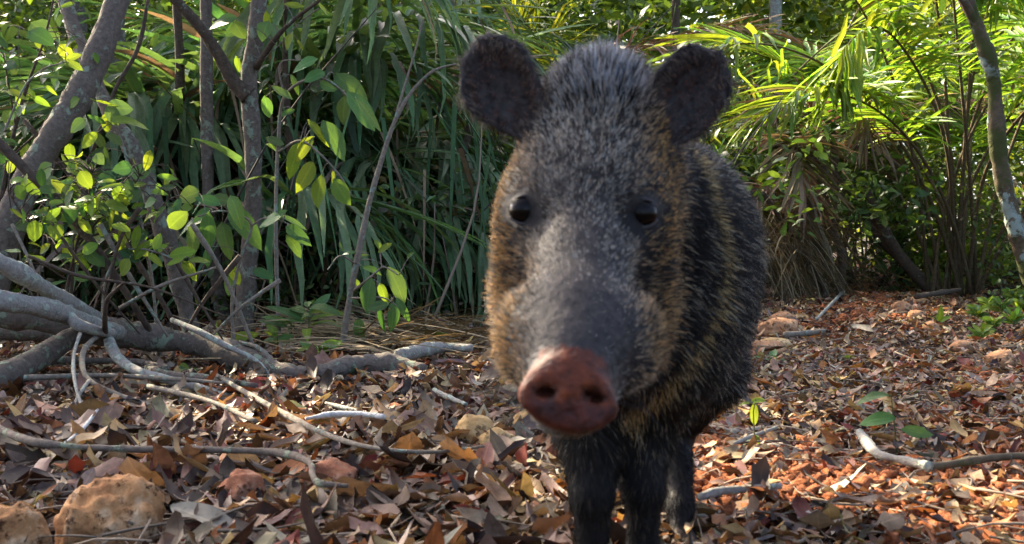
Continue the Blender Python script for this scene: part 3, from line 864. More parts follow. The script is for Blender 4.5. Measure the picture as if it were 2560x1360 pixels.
M_CROWN = foliage_mat('crown_leaf', None, 0.40, 0.5, 0.0, rib=0.0)
LEAF_BG = [leaf_shape(4, 3, 1, w, tip=1.2, belly=b, curl=c, cup=cu, wave=0.05, seed=60 + k) for k, (w, b, c, cu) in enumerate([(0.45, 0.45, 0.5, 0.4), (0.38, 0.5, -0.4, 0.6), (0.55, 0.42, 0.9, 0.5), (0.32, 0.5, 1.2, 0.3)])]

def leaf_cloud(mb, centers, radii, n, size, cols, r, flat=0.6, jit=0.25):
    """Leaf-sized faces in uneven clumps."""
    centers = np.asarray(centers); radii = np.asarray(radii)
    k = r.choice(len(centers), n, p=radii ** 2 / (radii ** 2).sum())
    d = r.normal(size=(n, 3)); d /= np.linalg.norm(d, axis=1)[:, None]
    rad = radii[k] * (0.25 + 0.75 * r.random(n) ** 0.5)
    pos = centers[k] + d * rad[:, None] * np.array([1, 1, 0.75])
    pos = pos[~shades_gap(pos, 0.10)]; n = len(pos)
    R = rot_euler(r.uniform(0, 6.283, n), r.normal(0.35, 0.5, n), r.normal(0, 0.7, n))
    cols = np.asarray(cols)
    t = cols[r.integers(0, len(cols), n)] * r.uniform(1 - jit, 1 + jit, n)[:, None]
    scatter(mb, LEAF_BG, r.integers(0, len(LEAF_BG), n), R, size * r.uniform(0.6, 1.35, n), pos, t)

GREENS = [(0.050, 0.100, 0.022), (0.065, 0.125, 0.028), (0.040, 0.085, 0.025), (0.090, 0.140, 0.030)]
def crown_above(root, top, seed, n=500, spread=0.8):
    r = np.random.default_rng(seed)
    c = [top + np.array([r.normal(0, spread * .5), r.normal(0, spread * .5), r.uniform(0.0, 1.0)]) for _ in range(9)]
    mb = MB(); leaf_cloud(mb, c, r.uniform(0.25, 0.5, 9), n, 0.11, GREENS, r)
    return mb.build('crown', M_CROWN, root)

g0 = np.array([-1.62, 3.25, ground_z(-1.62, 3.25)])
T1 = tree_root('leaning_tree', g0, 'leaning tree with mottled lichened grey bark slanting up over the tangle of branches')
limb('trunk', [(-90, 905, 3.22), (-20, 720, 3.24), (25, 560, 3.28), (85, 420, 3.32), (150, 318, 3.36), (205, 225, 3.42), (255, 110, 3.48), (300, -20, 3.55), (345, -170, 3.62), (400, -420, 3.7), (430, -650, 3.75)],
     [84, 80, 76, 72, 70, 68, 66, 64, 60, 52, 40], M_TRUNK, T1, 40, 14, 90, 0.10)
limb('branch', [(300, -20, 3.56), (250, -190, 3.5), (160, -330, 3.4)], [34, 28, 18], M_TRUNK, T1, 41, 9, 20)
crown_above(T1, P(410, -560, 3.75), 42)

b2 = P(605, 850, 4.0); b2[2] = ground_z(b2[0], b2[1])
T2 = tree_root('forked_tree', b2, 'slender straight tree with a dark forked side limb and pale lichen patches on its trunk')
limb('trunk', [(600, 900, 4.0), (606, 830, 4.0), (618, 700, 4.0), (630, 560, 4.0), (634, 420, 4.0), (628, 300, 4.0), (622, 200, 4.0), (640, 90, 4.0), (648, -20, 4.0), (650, -200, 4.0), (660, -480, 4.0)],
     [50, 50, 48, 46, 44, 44, 44, 42, 38, 34, 24], M_TRUNK, T2, 43, 12, 90, 0.12)
limb('limb', [(622, 240, 3.98), (585, 205, 3.97), (545, 135, 3.95), (500, 68, 3.92), (440, 0, 3.9), (380, -80, 3.88)], [46, 36, 30, 28, 26, 20], M_TRUNKD, T2, 44, 10, 40, 0.12)
limb('branch', [(640, 170, 3.98), (690, 95, 3.9), (740, 45, 3.85), (800, 0, 3.8), (850, -50, 3.8)], [18, 14, 11, 9, 7], M_TRUNKD, T2, 45, 7, 30, 0.1)
crown_above(T2, P(660, -420, 4.0), 46)

b3 = P(560, 850, 4.5); b3[2] = ground_z(b3[0], b3[1])
T3 = tree_root('thin_tree', b3, 'thin pale tree rising close behind the forked tree', group=None)
limb('trunk', [(572, 860, 4.5), (556, 790, 4.5), (535, 640, 4.5), (522, 500, 4.5), (517, 300, 4.5), (516, 120, 4.5), (514, -40, 4.5), (508, -380, 4.5)], [34, 33, 32, 32, 31, 30, 29, 20], M_TRUNK, T3, 47, 10, 70, 0.1)
crown_above(T3, P(508, -330, 4.5), 48, 350)

b4 = P(470, 850, 3.75); b4[2] = ground_z(b4[0], b4[1])
T4 = tree_root('crooked_tree', b4, 'crooked spotted tree leaning the other way behind the yellow-tipped sprig')
limb('trunk', [(490, 880, 3.75), (455, 730, 3.75), (430, 640, 3.74), (400, 550, 3.72), (360, 440, 3.7), (318, 350, 3.7), (282, 300, 3.72), (235, 190, 3.8), (180, 60, 3.95), (150, -80, 4.05), (120, -400, 4.1)],
     [48, 46, 44, 42, 42, 40, 38, 36, 36, 34, 24], M_TRUNK, T4, 49, 12, 90, 0.12)
crown_above(T4, P(120, -360, 4.1), 50, 350)

b5 = P(2620, 800, 5.0); b5[2] = ground_z(b5[0], b5[1])
T5 = tree_root('curved_tree', b5, 'curved slender tree blotched with white lichen and brown moss in front of the palm clump')
limb('trunk', [(2640, 890, 4.9), (2605, 770, 4.95), (2565, 660, 5.0), (2540, 570, 5.0), (2512, 470, 5.0), (2496, 380, 5.0), (2490, 290, 5.0), (2482, 190, 5.0), (2455, 100, 5.0), (2425, 20, 5.0), (2385, -70, 5.0), (2360, -260, 5.0)],
     [46, 46, 44, 42, 42, 42, 40, 38, 34, 34, 34, 24], M_MOSSY, T5, 51, 12, 100, 0.14)
limb('branch', [(2440, 60, 5.0), (2400, -10, 4.95), (2340, -60, 4.9)], [24, 18, 12], M_MOSSY, T5, 52, 8, 16)
crown_above(T5, P(2360, -300, 5.0), 53, 400)

# thin dark stems inside the left thicket
STEMS = [
    ([(-30, 330, 3.0), (70, 430, 3.0), (150, 510, 3.0), (240, 620, 3.0), (330, 755, 3.02), (400, 870, 3.1)], [26, 24, 22, 20, 18, 16], M_TRUNKD, 'dark slanting stem running from the leaning trunk down to the log'),
    ([(60, 300, 3.4), (160, 420, 3.4), (235, 520, 3.4), (320, 620, 3.38), (420, 780, 3.35), (460, 880, 3.35)], [12, 13, 14, 14, 14, 12], M_TRUNKD, 'thin lichened stem slanting through the small-leaved bush'),
    ([(370, 0, 3.3), (345, 120, 3.3), (290, 220, 3.3), (250, 330, 3.32), (200, 480, 3.4), (180, 700, 3.45), (170, 900, 3.45)], [10, 11, 11, 10, 10, 10, 10], M_TRUNKD, 'very thin dark stem crossing in front of the leaning trunk'),
    ([(720, -20, 4.8), (715, 200, 4.8), (730, 430, 4.8), (745, 640, 4.8), (740, 860, 4.8)], [22, 20, 20, 20, 22], M_TRUNKD, 'dark thin stem standing in the shade behind the yellow leaves'),
    ([(440, -20, 5.0), (450, 200, 5.0), (430, 420, 5.0), (470, 640, 5.0), (480, 860, 5.0)], [22, 22, 22, 22, 24], M_TRUNKD, 'shaded stem behind the crooked tree'),
    ([(1180, 300, 5.4), (1130, 480, 5.2), (1080, 640, 5.1), (1010, 800, 5.0), (990, 860, 5.0)], [20, 20, 20, 22, 22], M_TRUNKD, 'slanting dark stem beside the cheek of the peccary'),
    ([(1240, 280, 5.8), (1200, 480, 5.7), (1150, 660, 5.6), (1120, 850, 5.5)], [20, 22, 22, 24], M_TRUNKD, 'second slanting dark stem close beside the cheek of the peccary'),
]
for k, (pix, w, m, lab) in enumerate(STEMS):
    b = P(*pix[-1]); b[2] = ground_z(b[0], b[1])
    e = tree_root('thicket_stem', b, lab, 'stem')
    limb('stem', pix, w, m, e, 70 + k, 8, None, 0.12)

# dark trunks behind the trail
TR = [
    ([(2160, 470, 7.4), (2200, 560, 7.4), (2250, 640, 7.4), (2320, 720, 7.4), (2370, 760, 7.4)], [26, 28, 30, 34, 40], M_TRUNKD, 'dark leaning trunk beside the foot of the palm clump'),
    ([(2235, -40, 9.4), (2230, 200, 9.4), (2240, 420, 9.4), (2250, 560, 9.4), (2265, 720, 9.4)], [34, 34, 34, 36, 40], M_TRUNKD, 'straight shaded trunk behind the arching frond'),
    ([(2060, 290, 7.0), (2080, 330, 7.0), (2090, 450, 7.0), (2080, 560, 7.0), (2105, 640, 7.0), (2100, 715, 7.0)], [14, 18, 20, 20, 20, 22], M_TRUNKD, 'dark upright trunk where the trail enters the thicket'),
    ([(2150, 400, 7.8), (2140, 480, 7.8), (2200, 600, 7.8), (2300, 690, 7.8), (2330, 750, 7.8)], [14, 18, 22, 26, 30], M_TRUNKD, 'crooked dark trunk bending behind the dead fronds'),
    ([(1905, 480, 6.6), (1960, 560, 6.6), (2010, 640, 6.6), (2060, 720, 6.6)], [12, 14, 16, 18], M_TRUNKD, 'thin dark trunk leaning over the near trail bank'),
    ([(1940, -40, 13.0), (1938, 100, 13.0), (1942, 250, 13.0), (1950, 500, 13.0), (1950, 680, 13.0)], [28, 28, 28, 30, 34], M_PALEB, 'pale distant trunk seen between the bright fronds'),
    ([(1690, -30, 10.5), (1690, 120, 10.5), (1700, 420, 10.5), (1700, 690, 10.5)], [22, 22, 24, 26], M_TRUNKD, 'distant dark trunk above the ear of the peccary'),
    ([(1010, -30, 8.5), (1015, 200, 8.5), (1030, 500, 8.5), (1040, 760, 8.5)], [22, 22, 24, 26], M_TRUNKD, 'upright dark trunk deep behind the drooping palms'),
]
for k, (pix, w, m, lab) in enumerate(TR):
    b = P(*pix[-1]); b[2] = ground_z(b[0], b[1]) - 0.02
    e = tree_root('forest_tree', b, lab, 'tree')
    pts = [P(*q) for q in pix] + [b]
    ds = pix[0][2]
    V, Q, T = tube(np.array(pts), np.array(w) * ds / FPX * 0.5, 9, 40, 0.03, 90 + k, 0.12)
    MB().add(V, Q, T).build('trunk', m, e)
    r = np.random.default_rng(200 + k)
    top = P(*pix[0])
    c = [top + np.array([r.normal(0, .35), r.normal(0, .4), r.uniform(-0.15, 0.9)]) for _ in range(7)]
    mb = MB(); leaf_cloud(mb, c, r.uniform(0.2, 0.4, 7), 420, 0.085, [(0.06, 0.12, 0.025), (0.10, 0.16, 0.03), (0.045, 0.09, 0.025)], r)
    mb.build('crown', M_CROWN, e)
TRB = [
    ([(1930, 366, 6.6), (1990, 372, 6.6), (2040, 400, 6.6), (2085, 450, 6.7)], [10, 11, 12, 12], M_TRUNKD, 'bare arched branch hanging among the dead fronds'),
]
for k, (pix, w, m, lab) in enumerate(TRB):
    e = tree_root('hanging_branch', P(*pix[0]), lab, 'branch')
    limb('wood', pix, w, m, e, 95 + k, 7)
# ------------------------------------------------------------------ palms
def leaflet_shape(pitch, droop, L=1.0, W=0.036, nseg=7, fold=0.45, seed=0):
    """A strap leaflet leaving the rachis at a pitch and bending down under its own weight; x outwards, z up."""
    r = np.random.default_rng(seed)
    t = np.linspace(0, 1, nseg + 1)
    a = pitch - (pitch + math.radians(86)) * (1 - np.exp(-droop * t * 1.6))
    a = a + r.normal(0, 0.05, nseg + 1).cumsum() * 0.5
    dx, dz = np.cos(a), np.sin(a)
    x = np.concatenate([[0], np.cumsum((dx[1:] + dx[:-1]) / 2 / nseg)]); z = np.concatenate([[0], np.cumsum((dz[1:] + dz[:-1]) / 2 / nseg)])
    yb = np.cumsum(r.normal(0, 0.012, nseg + 1))
    w = W * np.minimum(1, 0.35 + t * 4) * np.clip((1 - t) * 3.0, 0.03, 1) ** 0.7
    nx, nz = -np.sin(a), np.cos(a)
    V = []
    tw = r.uniform(-0.9, 0.9) * t
    for k in range(nseg + 1):
        c = np.array([x[k], yb[k], z[k]])
        n = np.array([nx[k], 0, nz[k]]); s = np.array([0, 1.0, 0])
        s2 = s * math.cos(tw[k]) + n * math.sin(tw[k]); n2 = n * math.cos(tw[k]) - s * math.sin(tw[k])
        V += [c - s2 * w[k] * math.cos(fold) + n2 * w[k] * math.sin(fold), c, c + s2 * w[k] * math.cos(fold) + n2 * w[k] * math.sin(fold)]
    V = np.array(V) * L
    i, j = np.meshgrid(np.arange(nseg), np.arange(2), indexing='ij'); k = i * 3 + j
    Q = np.stack([k, k + 3, k + 4, k + 1], -1).reshape(-1, 4)
    lv = np.tile([1.0, 0.0, 1.0], nseg + 1)
    return V, Q, lv

PITCHES = np.radians([65, 40, 15, -10, -35, -60, -80])
SET_SOFT = [leaflet_shape(p, d, seed=300 + 10 * i + j, W=0.026) for i, p in enumerate(PITCHES) for j, d in enumerate((0.25, 0.6, 1.15))]
SET_STIFF = [leaflet_shape(p, d, seed=400 + 10 * i + j, W=0.034, fold=0.55) for i, p in enumerate(PITCHES) for j, d in enumerate((0.12, 0.30, 0.55))]

SET_FINE = [leaflet_shape(p, d, seed=450 + 10 * i + j, W=0.019, fold=0.55) for i, p in enumerate(PITCHES) for j, d in enumerate((0.15, 0.35, 0.65))]

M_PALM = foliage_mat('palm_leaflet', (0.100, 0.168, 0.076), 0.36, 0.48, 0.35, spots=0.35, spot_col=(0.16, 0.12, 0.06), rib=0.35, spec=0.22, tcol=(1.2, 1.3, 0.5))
M_PALMDEAD = foliage_mat('dead_palm_leaflet', (0.20, 0.155, 0.095), 0.18, 0.7, 0.40, rib=0.25, spec=0.2, tcol=(1.1, 0.9, 0.6))
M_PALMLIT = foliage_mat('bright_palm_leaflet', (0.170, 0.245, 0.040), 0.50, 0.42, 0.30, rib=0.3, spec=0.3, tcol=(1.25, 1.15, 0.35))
M_RACHIS = bark_mat('palm_rachis', (0.07, 0.06, 0.03), (0.15, 0.13, 0.06), (0.2, 0.2, 0.12), 0.15, 30)
M_PETIOLE = bark_mat('palm_petiole', (0.045, 0.030, 0.016), (0.12, 0.085, 0.040), (0.17, 0.17, 0.09), 0.25, 20)

LEAFLET_ME = {}
def leaflet_mesh(setname, shapes, k, mat):
    key = (setname, k, mat.name)
    if key not in LEAFLET_ME:
        V, Q, lv = shapes[k]
        me = make_mesh('leaflet', V, Q, tint=np.ones((len(V), 3)), lv=lv); me.materials.append(mat)
        LEAFLET_ME[key] = me
    return LEAFLET_ME[key]

def frond_line(base, az, elev0, length, bend, n=28, bendpow=1.3, side=0.0):
    """A rachis that leaves the ground at elev0 and arches over by its own weight (bend: radians lost by the tip)."""
    t = np.linspace(0, 1, n)
    el = elev0 - bend * t ** bendpow
    a = az + side * t
    d = np.stack([np.sin(a) * np.cos(el), np.cos(a) * np.cos(el), np.sin(el)], 1) * (length / (n - 1))
    return np.asarray(base) + np.concatenate([[np.zeros(3)], np.cumsum(d[:-1], 0)])

def palm(name, base, fronds, label, mat, shapes, setname, r, group=None, n_obj=200, leaflet_len=0.55, spacing=0.03, start=0.30, base_r=0.010, dead_share=0.12, petiole=None, angle=(1.15, 0.45), cat='palm', min_objs_d=99):
    root = empty(name, base); tag(root, label, cat, group)
    all_leaf = []
    for fi, line in enumerate(fronds):
        seg = np.linalg.norm(np.diff(line, axis=0), axis=1); Ltot = seg.sum()
        V, Q, T = tube(line, np.array([base_r, base_r * 0.75, base_r * 0.5, base_r * 0.2]), 6, 36, 0.02, fi)
        fr = MB().add(V, Q, T).build('frond', petiole or M_RACHIS, root)
        c = catmull(line, 200)
        tg = np.gradient(c, axis=0); tg /= np.linalg.norm(tg, axis=1)[:, None]
        isdead = r.random() < dead_share
        nl = int(Ltot * (1 - start) / spacing)
        us = start + (1 - start) * (np.arange(nl) + r.uniform(0, 0.6, nl)) / nl
        for q, u in enumerate(us):
            u = min(u, 0.995)
            i = int(u * 199)
            t = tg[i]; s = np.cross(t, [0, 0, 1.0]); sn = np.linalg.norm(s)
            s = s / sn if sn > 0.15 else np.array([1.0, 0, 0])
            f = (u - start) / (1 - start)
            an = angle[0] + (angle[1] - angle[0]) * f + r.normal(0, 0.10)
            for sd in (-1, 1):
                if r.random() < 0.06: continue
                up = np.cross(s, t)
                d = t * math.cos(an) + (s * sd * 0.92 + up * 0.25) * math.sin(an) + r.normal(0, 0.06, 3)
                d /= np.linalg.norm(d)
                pitch = math.asin(np.clip(d[2], -1, 1)); az = math.atan2(d[1], d[0])
                L = leaflet_len * (0.55 + 0.45 * math.sin(math.pi * min(1, 0.12 + 0.86 * f))) * r.uniform(0.8, 1.15)
                k = int(np.argmin(np.abs(PITCHES - pitch))) * 3 + int(r.integers(0, 3))
                all_leaf.append((fr, c[i], az, r.normal(0, 0.12), L, k, mat if not (isdead or r.random() < dead_share * 0.5) else M_PALMDEAD))
    ends = np.array([a[1] + np.array([math.cos(a[2]), math.sin(a[2]), -0.4]) * a[4] * 0.45 for a in all_leaf])
    bad = shades_gap(ends, 0.16)
    all_leaf = [a for a, q in zip(all_leaf, bad) if not q]
    # the leaflets nearest the camera and in the picture become parts of their frond, the rest one part of the palm
    px, py = project(np.array([a[1] for a in all_leaf]))
    inv = (px > -60) & (px < 2620) & (py > -420) & (py < 900)
    dist = np.array([a[1][1] for a in all_leaf]) + np.where(inv, 0, 100) + r.random(len(all_leaf)) * 0.8
    order = np.argsort(dist)
    n_obj = min(n_obj, int(inv.sum()))
    w0 = {}
    for j in order[:n_obj]:
        fr, p, az, roll, L, k, m = all_leaf[j]
        o = bpy.data.objects.new('leaflet', leaflet_mesh(setname, shapes, k, m)); COL.objects.link(o)
        o.parent = fr
        if fr.name not in w0: w0[fr.name] = parent_origin(fr)
        o.location = Vector(p.tolist()) - w0[fr.name]
        o.rotation_euler = (roll, 0, az); o.scale = (L, L, L)
    rest = [all_leaf[j] for j in order[n_obj:]]
    for m in {a[6].name for a in rest}:
        rr = [a for a in rest if a[6].name == m]
        mb = MB(); n = len(rr)
        scatter(mb, shapes, np.array([a[5] for a in rr]), rot_euler([a[2] for a in rr], np.zeros(n), [a[3] for a in rr]), np.array([a[4] for a in rr]), np.array([a[1] for a in rr]),
                np.ones((n, 3)) * r.uniform(0.65, 1.35, n)[:, None] * (1 + 0.10 * r.normal(size=(n, 3))))
        o = mb.build('leaflet_mass', rr[0][6], root); o['kind'] = 'stuff'
    return root

r_ = np.random.default_rng(808)
def random_fronds(base, n, azs, elev, length, bend, r, spread=0.10):
    out = []
    for k in range(n):
        az = r.uniform(*azs)
        b = np.asarray(base) + np.array([r.normal(0, spread), r.normal(0, spread), 0])
        out.append(frond_line(b, az, math.radians(r.uniform(*elev)), r.uniform(*length), r.uniform(*bend), side=r.normal(0, 0.25)))
    return out

LEFT_PALMS = [
    (-2.35, 6.0, 10, (2.0, 2.9), (-2.6, 2.6), 'drooping palm with grey-green straps behind the leaning trunk', 200),
    (-1.65, 6.3, 11, (2.0, 2.9), (-2.6, 2.6), 'drooping palm between the leaning trunk and the forked tree', 240),
    (-1.00, 6.1, 11, (1.9, 2.8), (-2.8, 2.6), 'drooping palm whose straps hang behind the yellow leaves', 260),
    (-0.50, 6.5, 11, (1.9, 2.8), (-2.8, 0.6), 'drooping palm hanging behind the arching sapling', 220),
    (-3.2, 7.2, 9, (2.0, 2.9), (-2.6, 2.6), 'drooping palm at the edge of the picture behind the small-leaved bush', 60),
    (-1.4, 7.7, 10, (2.3, 3.3), (-2.6, 2.6), 'drooping palm in the second row behind the forked tree', 60),
    (0.00, 7.0, 8, (1.5, 2.3), (-2.4, 0.2), 'small drooping palm with long straps hanging beside the ear nearest the sapling', 180),
    (-1.9, 5.5, 7, (0.9, 1.5), (-3.0, 3.0), 'low drooping palm with straps close to the ground behind the crooked tree', 90),
    (-0.85, 5.5, 7, (0.9, 1.5), (-3.0, 3.0), 'low drooping palm with straps close to the ground behind the lance-leaved herb', 90),
    (-1.35, 5.2, 8, (0.8, 1.4), (-3.0, 3.0), 'low drooping palm between the crooked tree and the forked tree', 60),
    (-0.35, 5.4, 8, (0.8, 1.4), (-3.0, 3.0), 'low drooping palm right behind the leaning stem of the arching sapling', 60),
    (-2.5, 5.4, 8, (0.9, 1.5), (-3.0, 3.0), 'low drooping palm behind the small-leaved bush', 40),
    (-0.05, 5.9, 8, (0.8, 1.3), (-3.0, 1.0), 'low drooping palm beside the cheek of the peccary', 50),
    (-2.6, 8.4, 10, (2.4, 3.4), (-2.6, 2.6), 'drooping palm in the last row deep in the shade', 30),
]
for k, (x, y, n, ln, azs, lab, no) in enumerate(LEFT_PALMS):
    base = np.array([x, y, float(ground_z(x, y))])
    fr = random_fronds(base, n, azs, (58, 86), ln, (1.5, 2.3), r_, 0.16)
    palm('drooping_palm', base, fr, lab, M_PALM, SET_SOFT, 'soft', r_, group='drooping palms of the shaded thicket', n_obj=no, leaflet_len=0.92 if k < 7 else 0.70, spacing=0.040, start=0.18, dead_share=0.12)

# the sunlit palm clump beside the end of the trail
base = P(2392, 745, 7.3); base[2] = float(ground_z(base[0], base[1]))
main = [np.array([base, P(2385, 600, 7.2), P(2375, 430, 7.0), P(2345, 290, 6.8), P(2290, 170, 6.6), P(2220, 80, 6.45), P(2160, 75, 6.3), P(2110, 130, 6.2), P(2090, 210, 6.15)])]
main = [catmull(main[0], 40)]
fr = main + random_fronds(base, 15, (-2.6, 2.6), (64, 87), (2.4, 3.6), (0.9, 1.9), r_, 0.10)
for px, py in ((2450, -100), (2560, 60), (2320, -160), (2240, 40), (2500, -60), (2600, 240)):
    a = P(px, py, 7.0 + r_.uniform(-0.5, 0.8))
    fr.append(catmull(np.array([base + r_.normal(0, .06, 3) * [1, 1, 0], base * 0.55 + a * 0.45 + np.array([-(a[0] - base[0]) * 0.22, 0, 0.25]), a, a + np.array([(a[0] - base[0]) * 0.5, -0.2, 0.05]), a + np.array([(a[0] - base[0]) * 0.9, -0.35, -0.25])]), 36))
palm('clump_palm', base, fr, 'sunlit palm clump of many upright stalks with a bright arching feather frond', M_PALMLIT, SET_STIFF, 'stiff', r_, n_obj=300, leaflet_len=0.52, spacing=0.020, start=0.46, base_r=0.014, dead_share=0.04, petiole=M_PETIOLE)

# dead fronds over the far bank, and the bright palms behind
base = P(2060, 730, 7.6); base[2] = float(ground_z(base[0], base[1]))
fr = [catmull(np.array([base, P(2030, 560, 7.5), P(1990, 400, 7.4), P(2040, 290, 7.2), P(2110, 240, 7.0), P(2160, 270, 6.9), P(2170, 350, 6.8)]), 36),
      catmull(np.array([base, P(2080, 560, 7.5), P(2080, 400, 7.4), P(2040, 300, 7.3), P(1970, 260, 7.2), P(1910, 300, 7.1)]), 36),
      catmull(np.array([base, P(2120, 560, 7.6), P(2110, 420, 7.6), P(2160, 350, 7.5), P(2230, 400, 7.4)]), 36),
      catmull(np.array([base, P(1990, 600, 7.4), P(1950, 500, 7.3), P(1905, 470, 7.2), P(1870, 520, 7.1)]), 36),
      catmull(np.array([base, P(1960, 560, 6.9), P(1972, 390, 6.7), P(1985, 352, 6.6), P(2005, 420, 6.5), P(2018, 520, 6.5), P(2022, 600, 6.5)]), 36)]
palm('dead_palm', base, fr, 'dead palm with brown withered fronds hanging over the trail entrance', M_PALMDEAD, SET_STIFF, 'stiff', r_, n_obj=220, leaflet_len=0.42, spacing=0.022, start=0.40, dead_share=1.0, petiole=M_PETIOLE)

BRIGHT = [
    (0.75, 9.2, 12, 'bright feathery palm rising behind the crest of the peccary'),
    (2.1, 10.2, 14, 'bright feathery palm behind the dead brown fronds'),
    (3.6, 11.0, 13, 'bright feathery palm far behind the clump of stalks'),
    (1.35, 8.4, 8, 'feathery green palm with spreading fronds behind the ear nearer the trail'),
    (-0.3, 9.5, 10, 'feathery palm glowing behind the drooping grey palms'),
    (1.35, 12.5, 12, 'most distant feathery palm in the gap above the trail'),
]
for k, (x, y, n, lab) in enumerate(BRIGHT):
    base = np.array([x, y, float(ground_z(x, y))])
    fr = random_fronds(base, n, (-2.2, 2.2), (58, 84), (2.4, 3.8), (1.1, 2.0), r_, 0.12)
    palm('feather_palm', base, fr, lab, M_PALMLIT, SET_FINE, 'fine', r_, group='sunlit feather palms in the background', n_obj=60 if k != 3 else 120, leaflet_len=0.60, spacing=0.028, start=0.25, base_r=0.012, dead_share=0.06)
# ------------------------------------------------------------------ broad-leaved saplings, bushes, herbs
M_LEAFG = foliage_mat('shade_leaf', (0.075, 0.155, 0.048), 0.38, 0.42, 0.28, spots=0.35, rib=0.5, spec=0.15)
M_LEAFB = foliage_mat('bright_leaf', (0.150, 0.235, 0.035), 0.48, 0.42, 0.22, spots=0.25, rib=0.5, spec=0.14)  # bright yellow-green; carries the sunlit look of the sprigs in its colour
M_LEAFD = foliage_mat('dark_leaf', (0.042, 0.085, 0.028), 0.33, 0.40, 0.30, rib=0.4, spec=0.14)
OVAL = [leaf_shape(7, 5, 1.0, w, tip=tp, belly=b, curl=c, cup=cu, wave=wv, seed=700 + k) for k, (w, tp, b, c, cu, wv) in enumerate([
    (0.46, 1.3, 0.45, 0.55, 0.5, 0.03), (0.42, 1.5, 0.42, 0.9, 0.7, 0.05), (0.50, 1.0, 0.48, 0.3, 0.4, 0.04), (0.40, 1.4, 0.45, -0.3, 0.6, 0.05)])]
LANCE = [leaf_shape(7, 5, 1.0, w, tip=1.3, belly=0.42, curl=c, cup=0.5, wave=0.03, seed=720 + k) for k, (w, c) in enumerate([(0.24, 0.8), (0.27, 1.2), (0.22, 0.4)])]
ROUND = [leaf_shape(7, 5, 1.0, w, tip=0.8, belly=0.42, curl=c, cup=0.3, wave=0.03, seed=740 + k) for k, (w, c) in enumerate([(0.72, 0.3), (0.80, 0.5), (0.62, 0.6)])]
SHAPES = {'o': OVAL, 'l': LANCE, 'r': ROUND}
LEAF_ME = {}
def live_leaf(kind, k, mat):
    key = (kind, k, mat.name)
    if key not in LEAF_ME:
        V, Q, lv = SHAPES[kind][k]
        me = make_mesh('leaf', V, Q, tint=np.ones((len(V), 3)), lv=lv); me.materials.append(mat); LEAF_ME[key] = me
    return LEAF_ME[key]
rl = np.random.default_rng(909)

def put_leaf(parent, org, base, xdir, L, kind, mat, face=0.75):
    x = np.asarray(xdir, float); x = x / np.linalg.norm(x)
    n = np.array([rl.normal(0, 0.30), -face + rl.normal(0, 0.22), 0.55 + rl.normal(0, 0.22)])
    n = n - x * n.dot(x); n /= np.linalg.norm(n)
    y = np.cross(n, x)
    M = Matrix(((x[0], y[0], n[0]), (x[1], y[1], n[1]), (x[2], y[2], n[2])))
    o = bpy.data.objects.new('leaf', live_leaf(kind, int(rl.integers(0, len(SHAPES[kind]))), mat)); COL.objects.link(o)
    o.parent = parent
    o.location = Vector((np.asarray(base) - org).tolist())
    o.rotation_euler = M.to_euler()
    o.scale = (L, L, L)
    return o

def spray(name, label, stems, leaves, mat_stem=None, d_jit=0.06, cat='sapling', root=None, twig_r=0.0013):
    """stems: [(pixels with distance, widths px)]; leaves: (px, py, length px, direction in degrees clockwise from right, shape, material)."""
    lines = []
    for pix, w in stems:
        pts = np.array([P(*q) for q in pix]); ds = pix[0][2]
        lines.append((catmull(pts, 12 * len(pts)), np.atleast_1d(np.array(w, float)) * ds / FPX * 0.5))
    if root is None:
        b = lines[0][0][0].copy(); b[2] = min(b[2], float(ground_z(b[0], b[1])) + 0.0) if b[2] < 0.25 else b[2]
        root = empty(name, b); tag(root, label, cat)
    org = np.array(parent_origin(root))
    mb = MB()
    for k, (c, rad) in enumerate(lines):
        mb.add(*tube(c[::3] if len(c) > 12 else c, rad, 6, len(c), 0.03, k, 0.1))
    allc = np.concatenate([c for c, _ in lines])
    apx, apy = project(allc)
    for px, py, L, ang, kind, mat in leaves:
        j = int(np.argmin((apx - px) ** 2 + (apy - py) ** 2))
        d = allc[j][1] + rl.normal(0, d_jit)
        a = math.radians(ang)
        dirv = np.array([math.cos(a), rl.normal(-0.1, 0.30), -math.sin(a)])
        Lw = L * d / FPX
        ctr = P(px, py, d)
        x = dirv / np.linalg.norm(dirv)
        bs = ctr - x * Lw * 0.5
        put_leaf(root, org, bs, x, Lw, kind, mat)
        j2 = int(np.argmin(np.sum((allc - bs) ** 2, 1)))
        q = allc[j2]
        mid = (q + bs) / 2 + np.array([0, 0, 0.12 * np.linalg.norm(q - bs)])
        if np.linalg.norm(q - bs) < 0.25:
            mb.add(*tube(np.array([q, mid, bs + x * 0.006]), [twig_r * 1.2, twig_r * 0.8], 5, 7))
    mb.build('stem', mat_stem or M_TWIG, root)
    return root

